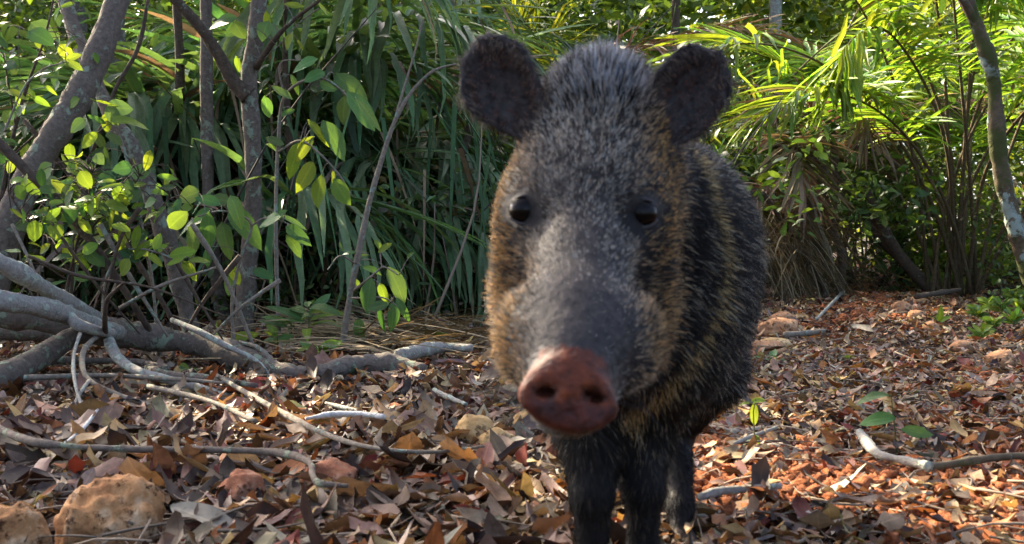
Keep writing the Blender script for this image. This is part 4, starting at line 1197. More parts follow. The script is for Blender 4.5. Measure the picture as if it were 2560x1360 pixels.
g, b_, dk = M_LEAFG, M_LEAFB, M_LEAFD
spray('broadleaf_sapling', 'broad-leaved sapling with large grey-green leaves and one bunch of glowing yellow leaves',
      [([(700, 880, 3.7), (692, 700, 3.7), (690, 520, 3.7), (696, 360, 3.7), (712, 240, 3.65), (790, 195, 3.6), (860, 232, 3.6), (930, 330, 3.6)], [12, 11, 10, 9, 8, 6, 5, 3]),
       ([(696, 380, 3.7), (750, 352, 3.62), (800, 385, 3.6), (850, 440, 3.6), (885, 500, 3.6)], [7, 6, 5, 4]),
       ([(712, 250, 3.65), (700, 160, 3.6), (760, 150, 3.6)], [6, 4, 3])],
      [(758, 158, 80, 165, 'o', g), (786, 186, 62, 160, 'r', g), (822, 214, 48, 20, 'r', g), (858, 275, 78, 100, 'o', g), (906, 275, 120, 50, 'o', g), (880, 218, 115, 38, 'o', g), (838, 345, 120, 52, 'o', g),
       (720, 100, 50, 110, 'o', b_), (705, 235, 70, 40, 'o', g), (668, 268, 60, 80, 'o', g), (690, 355, 60, 25, 'o', g), (716, 285, 50, 150, 'o', g), (925, 285, 110, 48, 'l', g),
       (733, 398, 105, 112, 'o', b_), (766, 440, 95, 108, 'o', b_), (796, 477, 88, 100, 'o', b_), (852, 478, 90, 55, 'o', b_), (835, 450, 60, 80, 'l', b_), (755, 372, 85, 130, 'o', b_), (800, 330, 90, 45, 'l', b_),
       (690, 370, 55, 20, 'o', b_), (740, 210, 60, 60, 'l', g)])
spray('broadleaf_sapling', 'broad-leaved sapling with spreading pale green leaves across the foot of the forked tree',
      [([(588, 890, 3.35), (580, 760, 3.35), (600, 650, 3.35), (628, 560, 3.35), (560, 528, 3.32), (480, 545, 3.3)], [10, 9, 8, 6, 5, 3]),
       ([(628, 565, 3.35), (665, 545, 3.33), (720, 560, 3.32), (780, 600, 3.3)], [5, 4, 3]),
       ([(600, 650, 3.35), (620, 690, 3.33), (680, 700, 3.32)], [4, 3])],
      [(468, 556, 115, 175, 'o', g), (520, 500, 70, 200, 'o', g), (545, 498, 60, 190, 'r', g), (592, 528, 95, 65, 'o', g), (618, 565, 140, 42, 'o', g), (562, 600, 105, 75, 'o', g), (486, 600, 95, 80, 'o', g), (520, 575, 95, 95, 'o', g),
       (470, 488, 60, 160, 'r', g), (670, 550, 70, 170, 'r', g), (745, 585, 85, 32, 'o', g), (740, 615, 75, 48, 'o', g), (735, 552, 80, 22, 'l', g), (700, 535, 40, 150, 'o', g), (590, 690, 70, 60, 'o', b_), (655, 682, 62, 15, 'o', g), (575, 712, 60, 100, 'o', g),
       (500, 535, 60, 150, 'o', g), (520, 640, 60, 100, 'o', g)])
spray('arching_sapling', 'thin sapling with a long leaning stem and drooping oval leaves low beside the snout',
      [([(845, 905, 3.5), (858, 850, 3.5), (875, 740, 3.5), (895, 640, 3.5), (920, 520, 3.5), (945, 430, 3.5), (980, 320, 3.5), (1015, 250, 3.5), (1060, 195, 3.5), (1100, 170, 3.5), (1150, 158, 3.5)], [20, 18, 17, 16, 15, 14, 12, 11, 8, 7, 5]),
       ([(985, 310, 3.5), (1010, 220, 3.5), (1040, 120, 3.5), (1058, 40, 3.5)], [9, 7, 5, 4]),
       ([(880, 730, 3.5), (930, 690, 3.42), (960, 668, 3.4), (1000, 690, 3.38)], [7, 5, 4]),
       ([(872, 745, 3.5), (910, 745, 3.42), (960, 745, 3.4), (1000, 770, 3.4)], [6, 5, 3]),
       ([(890, 660, 3.5), (850, 640, 3.45), (815, 680, 3.42)], [5, 4, 3])],
      [(996, 712, 105, 58, 'o', g), (930, 672, 55, 10, 'o', b_), (920, 738, 95, 100, 'o', g), (945, 765, 60, 170, 'o', g), (953, 802, 72, 80, 'l', g), (985, 792, 82, 85, 'o', g), (898, 832, 78, 85, 'o', g), (1010, 775, 80, 55, 'l', g),
       (962, 618, 42, -40, 'o', b_), (945, 608, 36, -110, 'o', b_), (900, 640, 55, 175, 'l', g), (1020, 640, 40, 150, 'l', g), (890, 705, 36, -120, 'o', b_), (958, 735, 60, 70, 'o', b_), (870, 628, 50, 190, 'l', g)])
spray('green_sapling', 'sapling with a fan of big green leaves over the leaning trunk',
      [([(398, 890, 3.15), (380, 700, 3.15), (345, 520, 3.15), (318, 400, 3.15), (292, 320, 3.15), (272, 275, 3.14)], [10, 9, 8, 7, 6, 4])],
      [(262, 262, 72, 185, 'o', b_), (300, 268, 66, -10, 'r', g), (326, 296, 100, -12, 'o', b_), (265, 310, 62, 105, 'o', b_), (283, 290, 56, 60, 'r', g), (222, 350, 62, 140, 'o', b_), (250, 352, 52, 60, 'o', g), (285, 345, 60, 30, 'o', g), (370, 420, 50, 25, 'o', g),
       (240, 300, 50, 200, 'o', g)])
spray('yellow_sprig', 'sprig of shiny yellow-green leaves lit by the sun above the fallen tree',
      [([(255, 800, 3.0), (265, 700, 3.0), (300, 635, 2.98), (350, 622, 2.97), (400, 634, 2.96), (455, 655, 2.95), (490, 668, 2.95)], [8, 7, 6, 5, 4, 3])],
      [(368, 612, 62, 175, 'o', b_), (395, 602, 52, -70, 'o', b_), (405, 618, 40, -50, 'o', b_), (455, 632, 70, -15, 'o', b_), (500, 648, 58, -12, 'o', b_), (480, 678, 72, 45, 'o', b_), (440, 655, 48, 150, 'o', b_), (325, 640, 60, 30, 'o', dk), (345, 592, 40, -60, 'o', dk), (390, 648, 50, 30, 'o', b_)])
spray('small_sprig', 'tiny sprig with three pale glossy leaves touching the leaning trunk',
      [([(10, 330, 3.0), (60, 220, 3.0), (110, 172, 3.0), (165, 156, 3.0)], [6, 5, 4, 3])],
      [(186, 140, 46, -30, 'o', b_), (187, 163, 46, 25, 'o', b_), (148, 165, 36, 160, 'o', b_), (112, 158, 34, 190, 'o', g), (105, 180, 66, 175, 'l', dk), (140, 190, 70, -8, 'l', dk)])
sm = []
for k in range(210):
    px = rl.normal(235, 120); py = rl.normal(520, 80)
    if not (0 < px < 470 and 380 < py < 720): continue
    sm.append((px, py, rl.uniform(34, 66), rl.uniform(-70, 200), rl.choice(['o', 'o', 'r', 'l']), [g, b_, b_, dk][rl.integers(0, 4)]))
sm += [(230, 435, 62, -100, 'o', b_), (265, 442, 50, 180, 'r', g), (305, 420, 50, 175, 'r', g), (432, 430, 46, 60, 'r', g), (290, 472, 62, 35, 'l', g), (320, 475, 70, 20, 'o', g), (150, 525, 60, 60, 'o', g), (195, 525, 50, 160, 'o', g), (185, 480, 40, -90, 'o', b_)]
spray('small_leaved_bush', 'bushy shrub with many small oval leaves growing behind the fallen tree',
      [([(150, 880, 3.1), (165, 740, 3.1), (190, 620, 3.08), (215, 520, 3.06), (232, 430, 3.05)], [10, 9, 8, 6, 4]), ([(190, 620, 3.08), (255, 540, 3.05), (320, 480, 3.04), (350, 440, 3.04)], [6, 5, 4, 3]),
       ([(175, 680, 3.1), (120, 600, 3.05), (60, 540, 3.0), (20, 480, 3.0)], [6, 5, 4, 3]), ([(195, 600, 3.08), (290, 570, 3.05), (400, 520, 3.04), (440, 450, 3.04)], [6, 5, 4, 3]), ([(170, 700, 3.1), (100, 660, 3.06), (40, 660, 3.0)], [5, 4, 3]),
       ([(180, 660, 3.1), (260, 640, 3.05), (340, 650, 3.02)], [5, 4, 3])], sm, M_TRUNKD, 0.12, 'bush')
tl = []
for k in range(60):
    px = rl.uniform(-20, 240); py = rl.uniform(-30, 420)
    tl.append((px, py, rl.uniform(28, 62), rl.uniform(0, 180), rl.choice(['o', 'l', 'r']), [g, dk, dk, b_][rl.integers(0, 4)]))
tl += [(112, 78, 90, 30, 'r', g), (60, 240, 40, 180, 'o', b_), (80, 235, 24, -90, 'r', b_), (100, 88, 80, 20, 'r', g)]
spray('leafy_sapling', 'dark leafy sapling at the upper edge left of the leaning trunk',
      [([(-30, 880, 3.5), (-10, 600, 3.5), (20, 400, 3.5), (60, 240, 3.5), (110, 100, 3.5), (140, -30, 3.5)], [14, 12, 10, 8, 6, 4]), ([(20, 400, 3.5), (100, 330, 3.45), (180, 300, 3.4)], [5, 4, 3]), ([(40, 320, 3.5), (20, 200, 3.45), (0, 80, 3.4)], [5, 4, 3])], tl, M_TRUNKD, 0.15)
# leaves on the forked tree's own branch
spray('x', '', [([(640, 165, 3.97), (700, 110, 3.9), (745, 60, 3.85), (805, 15, 3.8)], [4, 3, 3])],
      [(582, 75, 60, 150, 'o', g), (598, 76, 52, 60, 'r', g), (668, 50, 50, -90, 'o', b_), (660, 75, 55, 110, 'r', g), (700, 75, 46, 40, 'o', g), (552, 50, 90, 175, 'o', g), (735, 15, 50, 10, 'o', b_), (800, 20, 60, 60, 'o', b_), (750, 110, 34, 60, 'l', b_), (595, 160, 42, 80, 'o', b_), (385, 97, 40, -70, 'o', b_)],
      root=T2)

def herb(name, label, px, py, n, lpx, kind, mats, up=0.6, height_px=20, cat='seedling', seed=0, group=None, leaves=None):
    """A ground plant: a few short stems with leaves radiating from it."""
    base = G(px, py)
    root = empty(name, base); tag(root, label, cat, group)
    s = base[1] / FPX
    top = base + np.array([rl.normal(0, 3) * s, 0, height_px * s])
    mb = MB().add(*tube(np.array([base + [0, 0, -0.005], (base + top) / 2 + [0.004, 0, 0], top]), [2.6 * s, 1.2 * s], 6, 8))
    for k in range(n):
        f = rl.uniform(0.45, 1.0); p = base + (top - base) * f
        a = 2 * math.pi * (k * 0.382 + rl.uniform(-0.05, 0.05)); e = up * rl.uniform(0.3, 1.2)
        x = np.array([math.cos(a), math.sin(a) * 0.8, e])
        L = lpx * s * rl.uniform(0.75, 1.2)
        put_leaf(root, base, p + x / np.linalg.norm(x) * L * 0.06, x, L, kind, mats[k % len(mats)], face=0.35)
    mb.build('stem', M_STEM, root)
    return root

herb('lance_leaved_herb', 'herb with long lance-shaped leaves standing behind the log beside the arching sapling', 770, 880, 12, 105, 'l', [g, g, b_], 0.55, 110, 'herb')
herb('lance_leaved_herb', 'lower tuft of narrow leaves standing close to the foot of the forked tree', 725, 870, 8, 80, 'l', [g, g], 0.5, 70, 'herb')
herb('small_herb', 'small herb with divided leaves on the straw beside the cheek of the peccary', 1075, 862, 10, 44, 'l', [g, b_], 0.3, 26, 'herb')
herb('small_herb', 'low green herb between the log and the foot of the arching sapling', 800, 905, 9, 55, 'o', [b_, g], 0.5, 40, 'herb')
herb('small_herb', 'low green herb just above the mossy bend of the log', 690, 880, 8, 50, 'o', [g, b_], 0.5, 40, 'herb')
herb('small_herb', 'little green plant growing on the straw near the pale branch end', 895, 945, 4, 55, 'r', [g], 0.3, 16, 'herb')
herb('small_herb', 'single yellow-green blade leaning out behind the log', 560, 880, 2, 95, 'l', [b_], 0.9, 20, 'herb')
herb('small_herb', 'dark leafy herb pressed against the underside of the log', 478, 945, 5, 55, 'o', [dk, b_], 0.4, 26, 'herb')
herb('tiny_seedling', 'tiny bright seedling at the edge of the flat reddish rock', 848, 1262, 3, 40, 'o', [b_], 1.2, 14)
herb('tiny_seedling', 'tiny bright two-leaved seedling beside the flat reddish rock', 895, 1262, 3, 34, 'o', [b_], 1.4, 12)
herb('tiny_seedling', 'tiny green seedling among leaves between the yellow rocks and the legs', 1375, 1190, 4, 36, 'l', [b_], 0.5, 14)
herb('tiny_seedling', 'little seedling with a rosette of blue-green leaves under the pinkish stone', 1930, 905, 5, 44, 'o', [g], 0.3, 8)
herb('tiny_seedling', 'small upright seedling below the row of cream stones', 2345, 815, 4, 40, 'o', [b_], 1.2, 14)
herb('tiny_seedling', 'yellow-green seedling lying in the middle of the trail leaves', 2105, 900, 3, 40, 'l', [b_], 0.4, 8)
# the broad-leaved seedling and the forked seedling on the trail
bs = G(2240, 1148)
def px_seedling(name, label, base_px, stem, leaves):
    base = G(*base_px); d = base[1]
    root = empty(name, base); tag(root, label, 'seedling')
    c = np.array([base] + [P(a, b, d) for a, b in stem])
    mb = MB().add(*tube(c, [0.0016, 0.0008], 6, 20))
    cc = catmull(c, 40); cx, cy = project(cc)
    for px, py, L, ang, kind, mat in leaves:
        a = math.radians(ang); x = np.array([math.cos(a), rl.normal(0, 0.15), -math.sin(a)]); x /= np.linalg.norm(x)
        Lw = L * d / FPX; b0 = P(px, py, d) - x * Lw * 0.5
        put_leaf(root, base, b0, x, Lw, kind, mat, face=0.5)
        j = int(np.argmin(np.sum((cc - b0) ** 2, 1)))
        mb.add(*tube(np.array([cc[j], b0 + x * 0.004]), [0.0009, 0.0007], 5, 4))
    mb.build('stem', M_STEM, root)
px_seedling('broad_seedling', 'seedling with three broad green leaves on a hair-thin stem in the middle of the trail', (2242, 1148), [(2238, 1080), (2232, 1030), (2228, 985)],
            [(2182, 984, 90, 188, 'o', g), (2190, 1044, 96, 180, 'o', g), (2290, 1082, 86, 14, 'o', g)])
px_seedling('forked_seedling', 'little seedling with a hanging yellow-green leaf and a round leaf near the flank', (1888, 1142), [(1886, 1090), (1884, 1030), (1890, 998)],
            [(1885, 1045, 80, 92, 'l', b_), (1896, 1000, 38, -10, 'o', b_), (1870, 1094, 46, 165, 'o', g), (1896, 1102, 34, 60, 'o', b_), (1860, 1005, 34, 190, 'l', b_)])

# low yellow-green herbs at the far edge of the trail
HERBS = [(2440, 812, 22), (2475, 838, 24), (2505, 800, 22), (2540, 780, 26), (2450, 870, 20), (2530, 830, 20), (2470, 790, 18), (2560, 800, 22)]
for k, (px, py, n) in enumerate(HERBS):
    lab = ['low leafy herb nearest the foot of the palm clump', 'leafy herb in the middle of the patch below the palm clump', 'leafy herb just under the curved tree', 'yellow-green herb at the picture edge under the curved tree',
           'lowest leafy herb of the patch beside the pale stones', 'leafy herb at the lower outer side of the patch', 'small herb rising between its leafy neighbours by the palm', 'outermost yellow-green herb cut by the picture edge'][k]
    herb('leafy_herb', lab, px, py, n, 32, 'o', [b_, b_, g], 0.8, rl.uniform(24, 46), 'herb', group='low herbs at the far edge of the trail')
herb('tall_herb', 'tall yellow-green seedling standing at the side of the palm clump', 2500, 745, 12, 38, 'o', [b_], 0.5, 90, 'herb')

# ------------------------------------------------------------------ undergrowth, straw, far forest
def trail_free(x, y):
    """True where the trail leaves the ground open."""
    tx = 0.55 + 0.24 * y
    return (y < 7.6) & (x > np.minimum(0.42 + 0.06 * y, tx - 0.8)) & (x < tx + 0.45 + 0.05 * y)

def build_undergrowth():
    r = np.random.default_rng(1212)
    mb = MB()
    cs, rs = [], []
    for k in range(900):
        y = r.uniform(4.3, 9.5); x = r.uniform(-0.60, 0.60) * y
        if trail_free(x, y) or (y < 5.0 and x > -0.2): continue
        h = abs(r.normal(0, 0.36)) * (0.45 + 0.11 * y) * (0.7 if x < 0 else 1.0)
        cs.append([x, y, float(ground_z(x, y)) + 0.04 + h]); rs.append(r.uniform(0.12, 0.30))
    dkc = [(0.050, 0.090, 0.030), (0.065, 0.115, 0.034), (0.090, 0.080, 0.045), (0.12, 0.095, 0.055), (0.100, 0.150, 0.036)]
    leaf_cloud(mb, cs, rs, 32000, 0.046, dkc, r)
    tag(mb.build('undergrowth', M_CROWN), kind='stuff', label='dim tangle of small leaves under the trees')
    mb = MB()
    for k in range(110):
        y = 4.0 + 4.5 * r.random() ** 1.4; x = r.uniform(-0.56, 0.52) * y
        if trail_free(x, y): continue
        h = r.uniform(0.35, 1.5); a = r.normal(0, 0.42); b = r.normal(0, 0.3)
        p = np.array([x, y, float(ground_z(x, y))])
        q = np.array([p, p + [h * .5 * a + r.normal(0, .04), h * .5 * b, h * .5], p + [h * a, h * b, h * r.uniform(0.8, 1.0)]])
        gcol = np.array([0.12, 0.09, 0.06]) * r.uniform(0.3, 1.5)
        mb.add(*tube(q, [r.uniform(0.003, 0.008), 0.002], 5, 7, 0.0, k), tint=gcol)
    m, nt, b, out = new_mat('thicket_twig')
    at = N(nt, 'ShaderNodeAttribute', attribute_name='tint'); nt.links.new(at.outputs['Color'], b.inputs['Base Color']); b.inputs['Roughness'].default_value = 0.9
    tag(mb.build('thicket_twigs', m), kind='stuff', label='countless thin dry stems inside the thicket')
    # dry straw: fallen leaflets bleached on the ground behind the log and hanging on the far bank
    mb = MB()
    def blade(p, d, L, w, sag, col):
        s = np.cross(d, [0, 0, 1.0]); s /= np.linalg.norm(s) + 1e-9
        t = np.linspace(0, 1, 6)[:, None]
        c = p + d * L * t + np.array([0, 0, -1.0]) * sag * L * t ** 2
        ww = w * (1 - t ** 2) + 0.0004
        V = np.stack([c - s * ww, c + s * ww + [0, 0, w * 0.5]], 1).reshape(-1, 3)
        k = np.arange(5) * 2
        mb.add(V, np.stack([k, k + 2, k + 3, k + 1], 1), tint=col)
    for k in range(520):
        px = r.normal(1010, 130); py = r.normal(868, 22)
        g0 = G(px, min(max(py, 815), 925)); a = r.normal(0.1, 0.55) + (math.pi if r.random() < 0.5 else 0)
        d = np.array([math.cos(a), math.sin(a) * 0.8, r.uniform(0.0, 0.40)])
        blade(g0 + [0, 0, r.uniform(0.005, 0.05)], d / np.linalg.norm(d), r.uniform(0.12, 0.42), r.uniform(0.002, 0.006), r.uniform(0.0, 0.25), np.array([0.30, 0.22, 0.12]) * r.uniform(0.3, 1.3))
    for k in range(500):
        px = r.uniform(580, 1230); py = r.uniform(770, 870)
        g0 = G(px, py); a = r.uniform(0, 6.28)
        d = np.array([math.cos(a), math.sin(a), r.uniform(0.1, 0.9)])
        blade(g0 + [0, 0, 0.01], d / np.linalg.norm(d), r.uniform(0.10, 0.30), r.uniform(0.002, 0.005), r.uniform(0.2, 0.7), np.array([0.20, 0.17, 0.10]) * r.uniform(0.4, 1.3))
    for k in range(900):
        c = P(r.normal(1935, 60), r.normal(600, 55), r.uniform(6.3, 7.2))
        d = np.array([r.normal(0.5, 0.5), r.normal(-0.2, 0.3), r.normal(-0.35, 0.35)])
        blade(c, d / np.linalg.norm(d), r.uniform(0.15, 0.55), r.uniform(0.002, 0.005), r.uniform(0.1, 0.8), np.array([0.19, 0.15, 0.085]) * r.uniform(0.4, 1.5))
    for k in range(450):
        c = P(r.uniform(200, 1240), r.uniform(200, 780), r.uniform(4.5, 5.8))
        if c[2] < 0.1: continue
        d = np.array([r.normal(0.35, 0.30), r.normal(-0.1, 0.3), r.normal(-0.8, 0.25)])
        col = np.array([0.15, 0.105, 0.060]) if r.random() < 0.28 else np.array([0.062, 0.125, 0.050])
        blade(c, d / np.linalg.norm(d), min(r.uniform(0.3, 0.8), c[2] * 1.1), r.uniform(0.004, 0.011), r.uniform(0.1, 0.5), col * r.uniform(0.4, 1.5))
    tag(mb.build('dry_straw', foliage_mat('dry_straw', None, 0.15, 0.8, 0.0, rib=0.0, spec=0.15, tcol=(1.1, 0.95, 0.6))), kind='stuff', label='bleached dry grass and straw on the ground behind the log')
build_undergrowth()

LEAF_FAR = [leaf_shape(3, 3, 1, w, tip=1.1, belly=0.47, curl=c, cup=0.4, seed=80 + k) for k, (w, c) in enumerate([(0.5, 0.5), (0.42, -0.3), (0.58, 0.9)])]
def far_cloud(mb, centers, radii, n, size, cols, r, jit=0.3):
    centers = np.asarray(centers); radii = np.asarray(radii)
    k = r.choice(len(centers), n, p=radii ** 2 / (radii ** 2).sum())
    d = r.normal(size=(n, 3)); d /= np.linalg.norm(d, axis=1)[:, None]
    pos = centers[k] + d * (radii[k] * (0.2 + 0.8 * r.random(n) ** 0.5))[:, None]
    pos = pos[~shades_gap(pos)]; n = len(pos)
    R = rot_euler(r.uniform(0, 6.283, n), r.normal(0.35, 0.5, n), r.normal(0, 0.7, n))
    cols = np.asarray(cols)
    t = cols[r.integers(0, len(cols), n)] * r.uniform(1 - jit, 1 + jit, n)[:, None]
    scatter(mb, LEAF_FAR, r.integers(0, 3, n), R, size * r.uniform(0.6, 1.35, n), pos, t)

M_FAR = foliage_mat('sunlit_forest_leaf', None, 0.45, 0.5, 0.0, rib=0.0, spec=0.35, tcol=(1.3, 1.2, 0.35))
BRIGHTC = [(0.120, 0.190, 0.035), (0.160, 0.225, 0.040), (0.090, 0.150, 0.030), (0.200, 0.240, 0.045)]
BUSHES = [(-3.9, 8.6, 1.7, 1.3), (-2.6, 9.3, 1.9, 1.4), (-1.3, 8.8, 1.8, 1.3), (-0.4, 10.5, 2.2, 1.5), (0.7, 11.5, 2.0, 1.5), (1.9, 9.0, 1.1, 0.8), (2.8, 9.2, 1.5, 0.9), (3.6, 8.6, 1.3, 0.9), (4.6, 9.6, 1.9, 1.3),
          (3.1, 12.5, 2.3, 1.5), (5.6, 11.5, 2.2, 1.5), (1.6, 13.5, 2.3, 1.5), (-2.2, 12.5, 2.6, 1.7), (-4.8, 11.5, 2.4, 1.7)]
BL = ['shaded bushy tree at the far edge behind the leaning trunk', 'shaded bushy tree behind the crooked tree', 'bushy tree behind the forked tree', 'bushy tree glowing between the drooping palms', 'bushy tree behind the crest of the peccary',
      'low dense bush closing the end of the trail', 'dense dark bush behind the leaning trunk of the trail', 'bush behind the stalks of the palm clump', 'bushy tree behind the curved lichened tree', 'tall bright bushy tree above the arching frond',
      'bright bushy tree at the picture edge behind the curved tree', 'bright bushy tree above the dead brown fronds', 'tall bushy tree deep behind the drooping palms', 'farthest bushy tree on the shaded side']
for k, (x, y, h, rad) in enumerate(BUSHES):
    r = np.random.default_rng(500 + k)
    z0 = float(ground_z(x, y))
    e = tree_root('bushy_tree', (x, y, z0), BL[k], 'tree', group='bushy trees of the forest behind')
    mb = MB()
    cs, rs = [], []
    for j in range(26):
        u = r.uniform(0.08, 1.15)
        cs.append([x + r.normal(0, rad * 0.5), y + r.normal(0, rad * 0.45), z0 + u * h]); rs.append(r.uniform(0.18, 0.42) * (0.7 + 0.3 * rad))
    shade = k in (0, 1, 2, 5, 6)  # these trees get darker leaf colours that stand in for shade
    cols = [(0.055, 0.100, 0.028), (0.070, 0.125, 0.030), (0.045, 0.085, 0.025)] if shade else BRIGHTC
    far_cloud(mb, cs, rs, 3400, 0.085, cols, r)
    mb.build('crown', M_FAR, e)
    tb = MB()
    for j in range(4):
        c = np.array(cs[int(r.integers(0, len(cs)))])
        b0 = np.array([x + r.normal(0, .08), y + r.normal(0, .08), z0 - 0.02])
        tb.add(*tube(np.array([b0, b0 * 0.45 + c * 0.55 + np.array([r.normal(0, .1), 0, 0.1]), c]), [0.035, 0.008], 7, 14, 0.03, j, 0.1))
    tb.build('trunk', M_TRUNKD, e)

def build_far_forest():
    r = np.random.default_rng(3131)
    mb = MB(); cs, rs = [], []
    for k in range(900):
        y = r.uniform(13, 30); x = r.uniform(-0.66, 0.66) * y
        top = 0.30 * y + 1.0
        if x > 0.18 * y: top *= 0.88
        cs.append([x, y, r.uniform(0.0, 1.0) ** 0.85 * top]); rs.append(r.uniform(0.5, 1.2))
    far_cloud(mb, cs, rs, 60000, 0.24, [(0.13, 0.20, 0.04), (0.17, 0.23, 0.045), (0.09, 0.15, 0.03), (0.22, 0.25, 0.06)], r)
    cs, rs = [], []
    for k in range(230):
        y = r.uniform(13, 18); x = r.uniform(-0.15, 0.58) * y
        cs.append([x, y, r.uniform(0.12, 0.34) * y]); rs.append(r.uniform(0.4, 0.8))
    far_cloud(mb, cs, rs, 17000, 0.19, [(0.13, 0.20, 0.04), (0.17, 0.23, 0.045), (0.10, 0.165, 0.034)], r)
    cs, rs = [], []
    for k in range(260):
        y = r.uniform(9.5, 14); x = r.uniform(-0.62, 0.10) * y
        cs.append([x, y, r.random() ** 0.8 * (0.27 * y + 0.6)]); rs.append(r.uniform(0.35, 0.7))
    far_cloud(mb, cs, rs, 26000, 0.16, [(0.060, 0.105, 0.030), (0.080, 0.135, 0.034), (0.048, 0.085, 0.026)], r)  # left part tinted darker to read as shaded, deeper forest
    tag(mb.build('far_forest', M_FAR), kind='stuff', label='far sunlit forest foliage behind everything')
build_far_forest()

# ------------------------------------------------------------------ unseen leaf canopy added to shade the place, gaps cut for chosen sunbeams
def build_shade_canopy():
    r = np.random.default_rng(616)
    n = 6200
    Q = np.stack([r.uniform(-2.6, 2.2, n), r.uniform(0.2, 6.6, n), r.uniform(-0.1, 1.9, n)], 1)
    right = Q[:, 0] > 0.9 + 0.02 * Q[:, 1]
    Q = Q[~((Q[:, 1] > 4.6) & right) & ~((Q[:, 0] > 0.15 * Q[:, 1] + 0.8) & (Q[:, 1] > 3.6))]
    n3 = 3200      # extra leaves added to shade the peccary
    Q = np.concatenate([Q, np.stack([r.uniform(0.0, 0.34, n3), r.uniform(0.68, 1.75, n3), r.uniform(0.05, 0.55, n3)], 1)])
    n4 = 1500      # and more to shade the ground by the fallen tree
    Q = np.concatenate([Q, np.stack([r.uniform(-1.6, 0.35, n4), r.uniform(1.1, 3.5, n4), r.uniform(0.0, 0.3, n4)], 1)])
    n2 = 4200  # further leaves added to shade the thicket behind
    Q = np.concatenate([Q, np.stack([r.uniform(-6.5, 0.2, n2), r.uniform(6.6, 12.5, n2), r.uniform(0.6, 3.6, n2)], 1)])
    n = len(Q)
    t = r.uniform(6.2, 8.6, n)
    pos = Q + SUN_DIR * t[:, None]
    keep = ~shades_gap(pos, 0.13)
    # stay out of the picture itself
    fx, fy = project(pos)
    keep &= ~((fy > -160) & (fx > -80) & (fx < 2640))
    pos = pos[keep]; n = len(pos)
    nrm = rot_euler(r.uniform(0, 6.283, n), r.normal(0.2, 0.35, n), r.normal(0, 0.5, n))
    cols = np.array(GREENS)[r.integers(0, 4, n)] * r.uniform(0.7, 1.3, n)[:, None]
    centers = np.array([[-6.2, 7.6], [-4.6, 5.4], [-3.2, 8.2], [-5.6, 9.8], [-2.2, 6.2], [-4.2, 10.6]])
    own = np.argmin(((pos[:, None, :2] - centers[None]) ** 2).sum(-1), 1)
    labs = ['tall unseen tree added for shade beyond the leaning trunk', 'tall unseen tree added for shade nearest the leaning trunk', 'tall unseen tree added for shade above the forked tree', 'tall unseen tree added for shade far beyond the small-leaved bush',
            'tall unseen tree added for shade over the trail', 'tall unseen tree added for shade deepest in the thicket']
    for k in range(6):
        m = own == k
        if m.sum() < 10: continue
        c = pos[m].mean(0)
        bx, by = centers[k]
        e = tree_root('added_shade_tree', (bx, by, float(ground_z(bx, by))), labs[k], 'tree', group='unseen trees added for shade')
        mb = MB()
        sz = r.uniform(0.15, 0.27, int(m.sum()))
        scatter(mb, LEAF_BG, r.integers(0, 4, int(m.sum())), nrm[m], sz, pos[m] - nrm[m][:, :, 0] * sz[:, None] * 0.5, cols[m])
        mb.build('crown', M_CROWN, e)
        tb = MB(); b0 = np.array([bx, by, float(ground_z(bx, by)) - 0.05])
        V, Qd, T = tube(np.array([b0, b0 * 0.6 + c * 0.4 + [0.1, 0, 0], c]), [0.07, 0.03], 8, 20, 0.03, k, 0.1)
        tb.add(V, Qd, T)
        for j in range(5):
            q = pos[m][int(r.integers(0, m.sum()))]
            tb.add(*tube(np.array([b0 * 0.35 + c * 0.65, (c + q) / 2 + [0, 0, .1], q]), [0.03, 0.006], 6, 10, 0.02, j))
        tb.build('trunk', M_TRUNK, e)
build_shade_canopy()

def build_forest_behind():
    """The same forest goes on behind the camera and beside it."""
    r = np.random.default_rng(717)
    mb = MB(); cs, rs = [], []
    for k in range(260):
        a = r.uniform(math.radians(62), math.radians(298)); d = r.uniform(4.5, 11.0)
        x, y = d * math.sin(a), d * math.cos(a)
        if abs(x + 0.15 * y) < 1.0 and y < 0: continue
        cs.append([x, y, r.random() ** 0.9 * (0.22 * d + 1.0)]); rs.append(r.uniform(0.4, 0.9))
    far_cloud(mb, cs, rs, 9000, 0.20, [(0.06, 0.11, 0.03), (0.08, 0.13, 0.03), (0.045, 0.085, 0.025)], r)
    tag(mb.build('forest_behind', M_FAR), kind='stuff', label='forest foliage on the other side of the trail')
build_forest_behind()
# ------------------------------------------------------------------ the peccary
def cap(Pt, a, b, r1, r2):
    a = np.asarray(a, np.float32); b = np.asarray(b, np.float32)
    ba = b - a; pa = Pt - a
    h = np.clip((pa @ ba) / (ba @ ba), 0, 1)
    return np.linalg.norm(pa - h[..., None] * ba, axis=-1) - (r1 + (r2 - r1) * h)

def ell(Pt, c, r, R=None):
    q = Pt - np.asarray(c, np.float32)
    if R is not None: q = q @ np.asarray(R, np.float32)      # columns of R: the ellipsoid's axes
    r = np.asarray(r, np.float32)
    k0 = np.linalg.norm(q / r, axis=-1); k1 = np.linalg.norm(q / (r * r), axis=-1) + 1e-9
    return k0 * (k0 - 1) / k1

def smin(a, b, k):
    h = np.clip(0.5 + 0.5 * (b - a) / k, 0, 1)
    return b + (a - b) * h - k * h * (1 - h)

def smax(a, b, k):
    return -smin(-a, -b, k)

def axes(x, z):
    x = np.asarray(x, float); x /= np.linalg.norm(x)
    z = np.asarray(z, float); z = z - x * z.dot(x); z /= np.linalg.norm(z)
    return np.stack([x, np.cross(z, x), z], 1)

